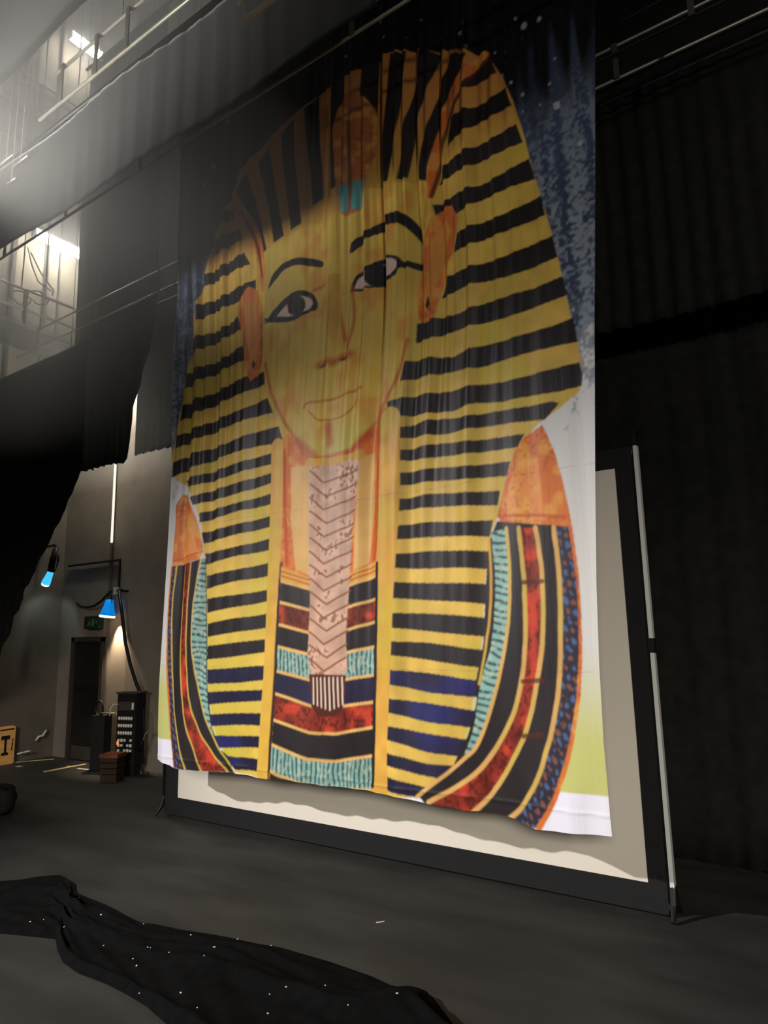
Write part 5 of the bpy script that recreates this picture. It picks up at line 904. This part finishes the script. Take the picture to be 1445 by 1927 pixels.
# ---------------------------------------------------------------- black cloth lying in the foreground
def floor_cloth():
    T = [(-60, 1668), (0, 1663), (60, 1655), (115, 1651), (132, 1662), (140, 1682), (165, 1692), (220, 1716), (270, 1741), (340, 1752), (440, 1769), (530, 1785), (620, 1811), (700, 1839), (760, 1867), (812, 1875), (850, 1925), (890, 1990)]
    B = [(-60, 1750), (0, 1757), (40, 1761), (80, 1765), (104, 1768), (108, 1790), (118, 1812), (145, 1832), (200, 1853), (240, 1874), (275, 1895), (312, 1928), (360, 1965), (430, 2010), (520, 2050), (620, 2070), (720, 2070), (840, 2040)]
    T = [fl(*p) for p in T]; B = [fl(*p) for p in B]
    def poly(P, t):
        x = t*(len(P) - 1); i = min(int(x), len(P) - 2); return P[i].lerp(P[i + 1], x - i)
    rnd = random.Random(4)
    F = [(rnd.uniform(.08, .92), rnd.uniform(.03, .06), rnd.uniform(.012, .032), rnd.uniform(0, 6), rnd.uniform(.6, 2.2)) for _ in range(13)]
    def fn(u, v):
        a, b = poly(T, u), poly(B, u); p = a.lerp(b, v)
        env = min(1, 14*v, 14*(1 - v))
        env = env*env*(3 - 2*env)
        h = .014
        for c, w, am, ph, fr in F:
            d = (v - c - .12*math.sin(fr*2*math.pi*u + ph))/w
            h += am*math.exp(-d*d)*(.6 + .4*math.sin(5*u*fr + ph))
        h += .005*math.sin(37*u + 9*v)*math.sin(21*v + 3*u) + .003*math.sin(71*u - 31*v) + .015
        h += .05*math.exp(-((u - .62)/.06)**2 - ((v - .55)/.25)**2) + .05*math.exp(-((u - .86)/.05)**2 - ((v - .2)/.2)**2)
        return (p.x, p.y, .004 + max(0, h)*env)
    o = MB().grid(260, 90, fn).build('crumpled_floor_cloth', 'serge', None, True)
    tag(o, 'crumpled black cloth lying on the stage floor in the foreground, flecked with lint', 'cloth')
    spots = [(82, 1731), (190, 1722), (270, 1739), (318, 1793), (283, 1784), (257, 1818), (340, 1869), (371, 1897), (403, 1783), (384, 1799), (359, 1760), (507, 1872), (538, 1858), (504, 1908), (612, 1855), (655, 1892), (747, 1870), (262, 1870), (148, 1690), (447, 1768), (510, 1780), (57, 1735), (195, 1780), (250, 1805), (278, 1783), (120, 1745)]
    me = None
    for k, (px, py) in enumerate(spots):
        z = .075
        q = fl(px, py, z)
        if me is None:
            o = MB().box((0, 0, 0), (.012, .006, .003)).build('lint_fleck', 'lint'); me = o
        else: o = me.copy(); COL.objects.link(o)
        # rest it on the cloth
        best = None
        q0 = fl(px, py, .03); o.location = (q0.x, q0.y, .03); o.rotation_euler = (0, 0, rnd.uniform(0, 3)); s = rnd.uniform(.5, 1.1); o.scale = (s, s, 1)
        tag(o, 'tiny white lint fleck on the crumpled black cloth', 'lint', 'lint flecks on the floor cloth')
        o['_px'] = k
    from mathutils.bvhtree import BVHTree
    cl = bpy.data.objects['crumpled_floor_cloth']; bv = BVHTree.FromPolygons([v.co for v in cl.data.vertices], [p.vertices for p in cl.data.polygons])
    for o in [o for o in COL.objects if o.name.startswith('lint_fleck')]:
        px, py = spots[o['_px']]; del o['_px']
        d = ray(px, py).normalized(); hit = bv.ray_cast(Vector((0, 0, CAM_Z)), d)
        q = hit[0] if hit[0] else fl(px, py)
        o.location = q + Vector((0, 0, .0025))
floor_cloth()
tape((708, 1737), (723, 1734.5), .012, 'tape_white', 'tiny pale scrap on the open floor right of the black cloth')

# flood lamp added just past the left edge of the view to brighten the haze
def flood():
    c = aY(-230, 330, 1.8)
    root = thing('added_flood_lamp', c, 'added flood lamp out of view above the left side, brightening the haze', 'lamp')
    MB().bar((c.x, c.y, c.z + .25), (c.x, c.y, 14.79), .02, 8).build('drop_pipe', 'steel_pipe', root, True)
    MB().path([c + Vector((-.16, 0, 0)), c + Vector((-.16, 0, .2)), c + Vector((0, 0, .25)), c + Vector((.16, 0, .2)), c + Vector((.16, 0, 0))], .012, 6).build('yoke', 'black_metal', root)
    MB().path([c + Vector((-.02, -.13, -.05)), c + Vector((-.01, -.08, -.03)), c, c + Vector((.02, .09, .04))], [.05, .1, .14, .16], 14).build('body', 'black_metal', root, True)
    MB().path([c + Vector((.02, .085, .038)), c + Vector((.022, .1, .045))], [.15, .15], 14).build('lens', 'lamp_lens_white', root, True)
    spot('added_flood_beam', c + Vector((.03, .16, .1)), c + Vector((.75, 1.2, 1.5)), 640, (1.0, .96, .88), 140, .9, .12)
flood()

# ---------------------------------------------------------------- haze volume added in place of lens glare around the lamps
def haze():
    m = bpy.data.materials.new('glare_haze'); m.use_nodes = True; nt = m.node_tree; nt.nodes.clear()
    out = nt.nodes.new('ShaderNodeOutputMaterial'); vs_ = nt.nodes.new('ShaderNodeVolumeScatter')
    vs_.inputs['Color'].default_value = (1, .98, .93, 1); vs_.inputs['Density'].default_value = HAZE; vs_.inputs['Anisotropy'].default_value = .45
    nt.links.new(vs_.outputs[0], out.inputs['Volume']); MATS['glare_haze'] = m
    o = MB().box((-7.2, 3.3, 9.5), (8.3, 6.2, 10.4)).build('glare_haze', 'glare_haze')
    tag(o, 'added haze volume standing in for lens glare around the strip lamps at upper left', 'haze', kind='stuff')
HAZE = 0.16
haze()
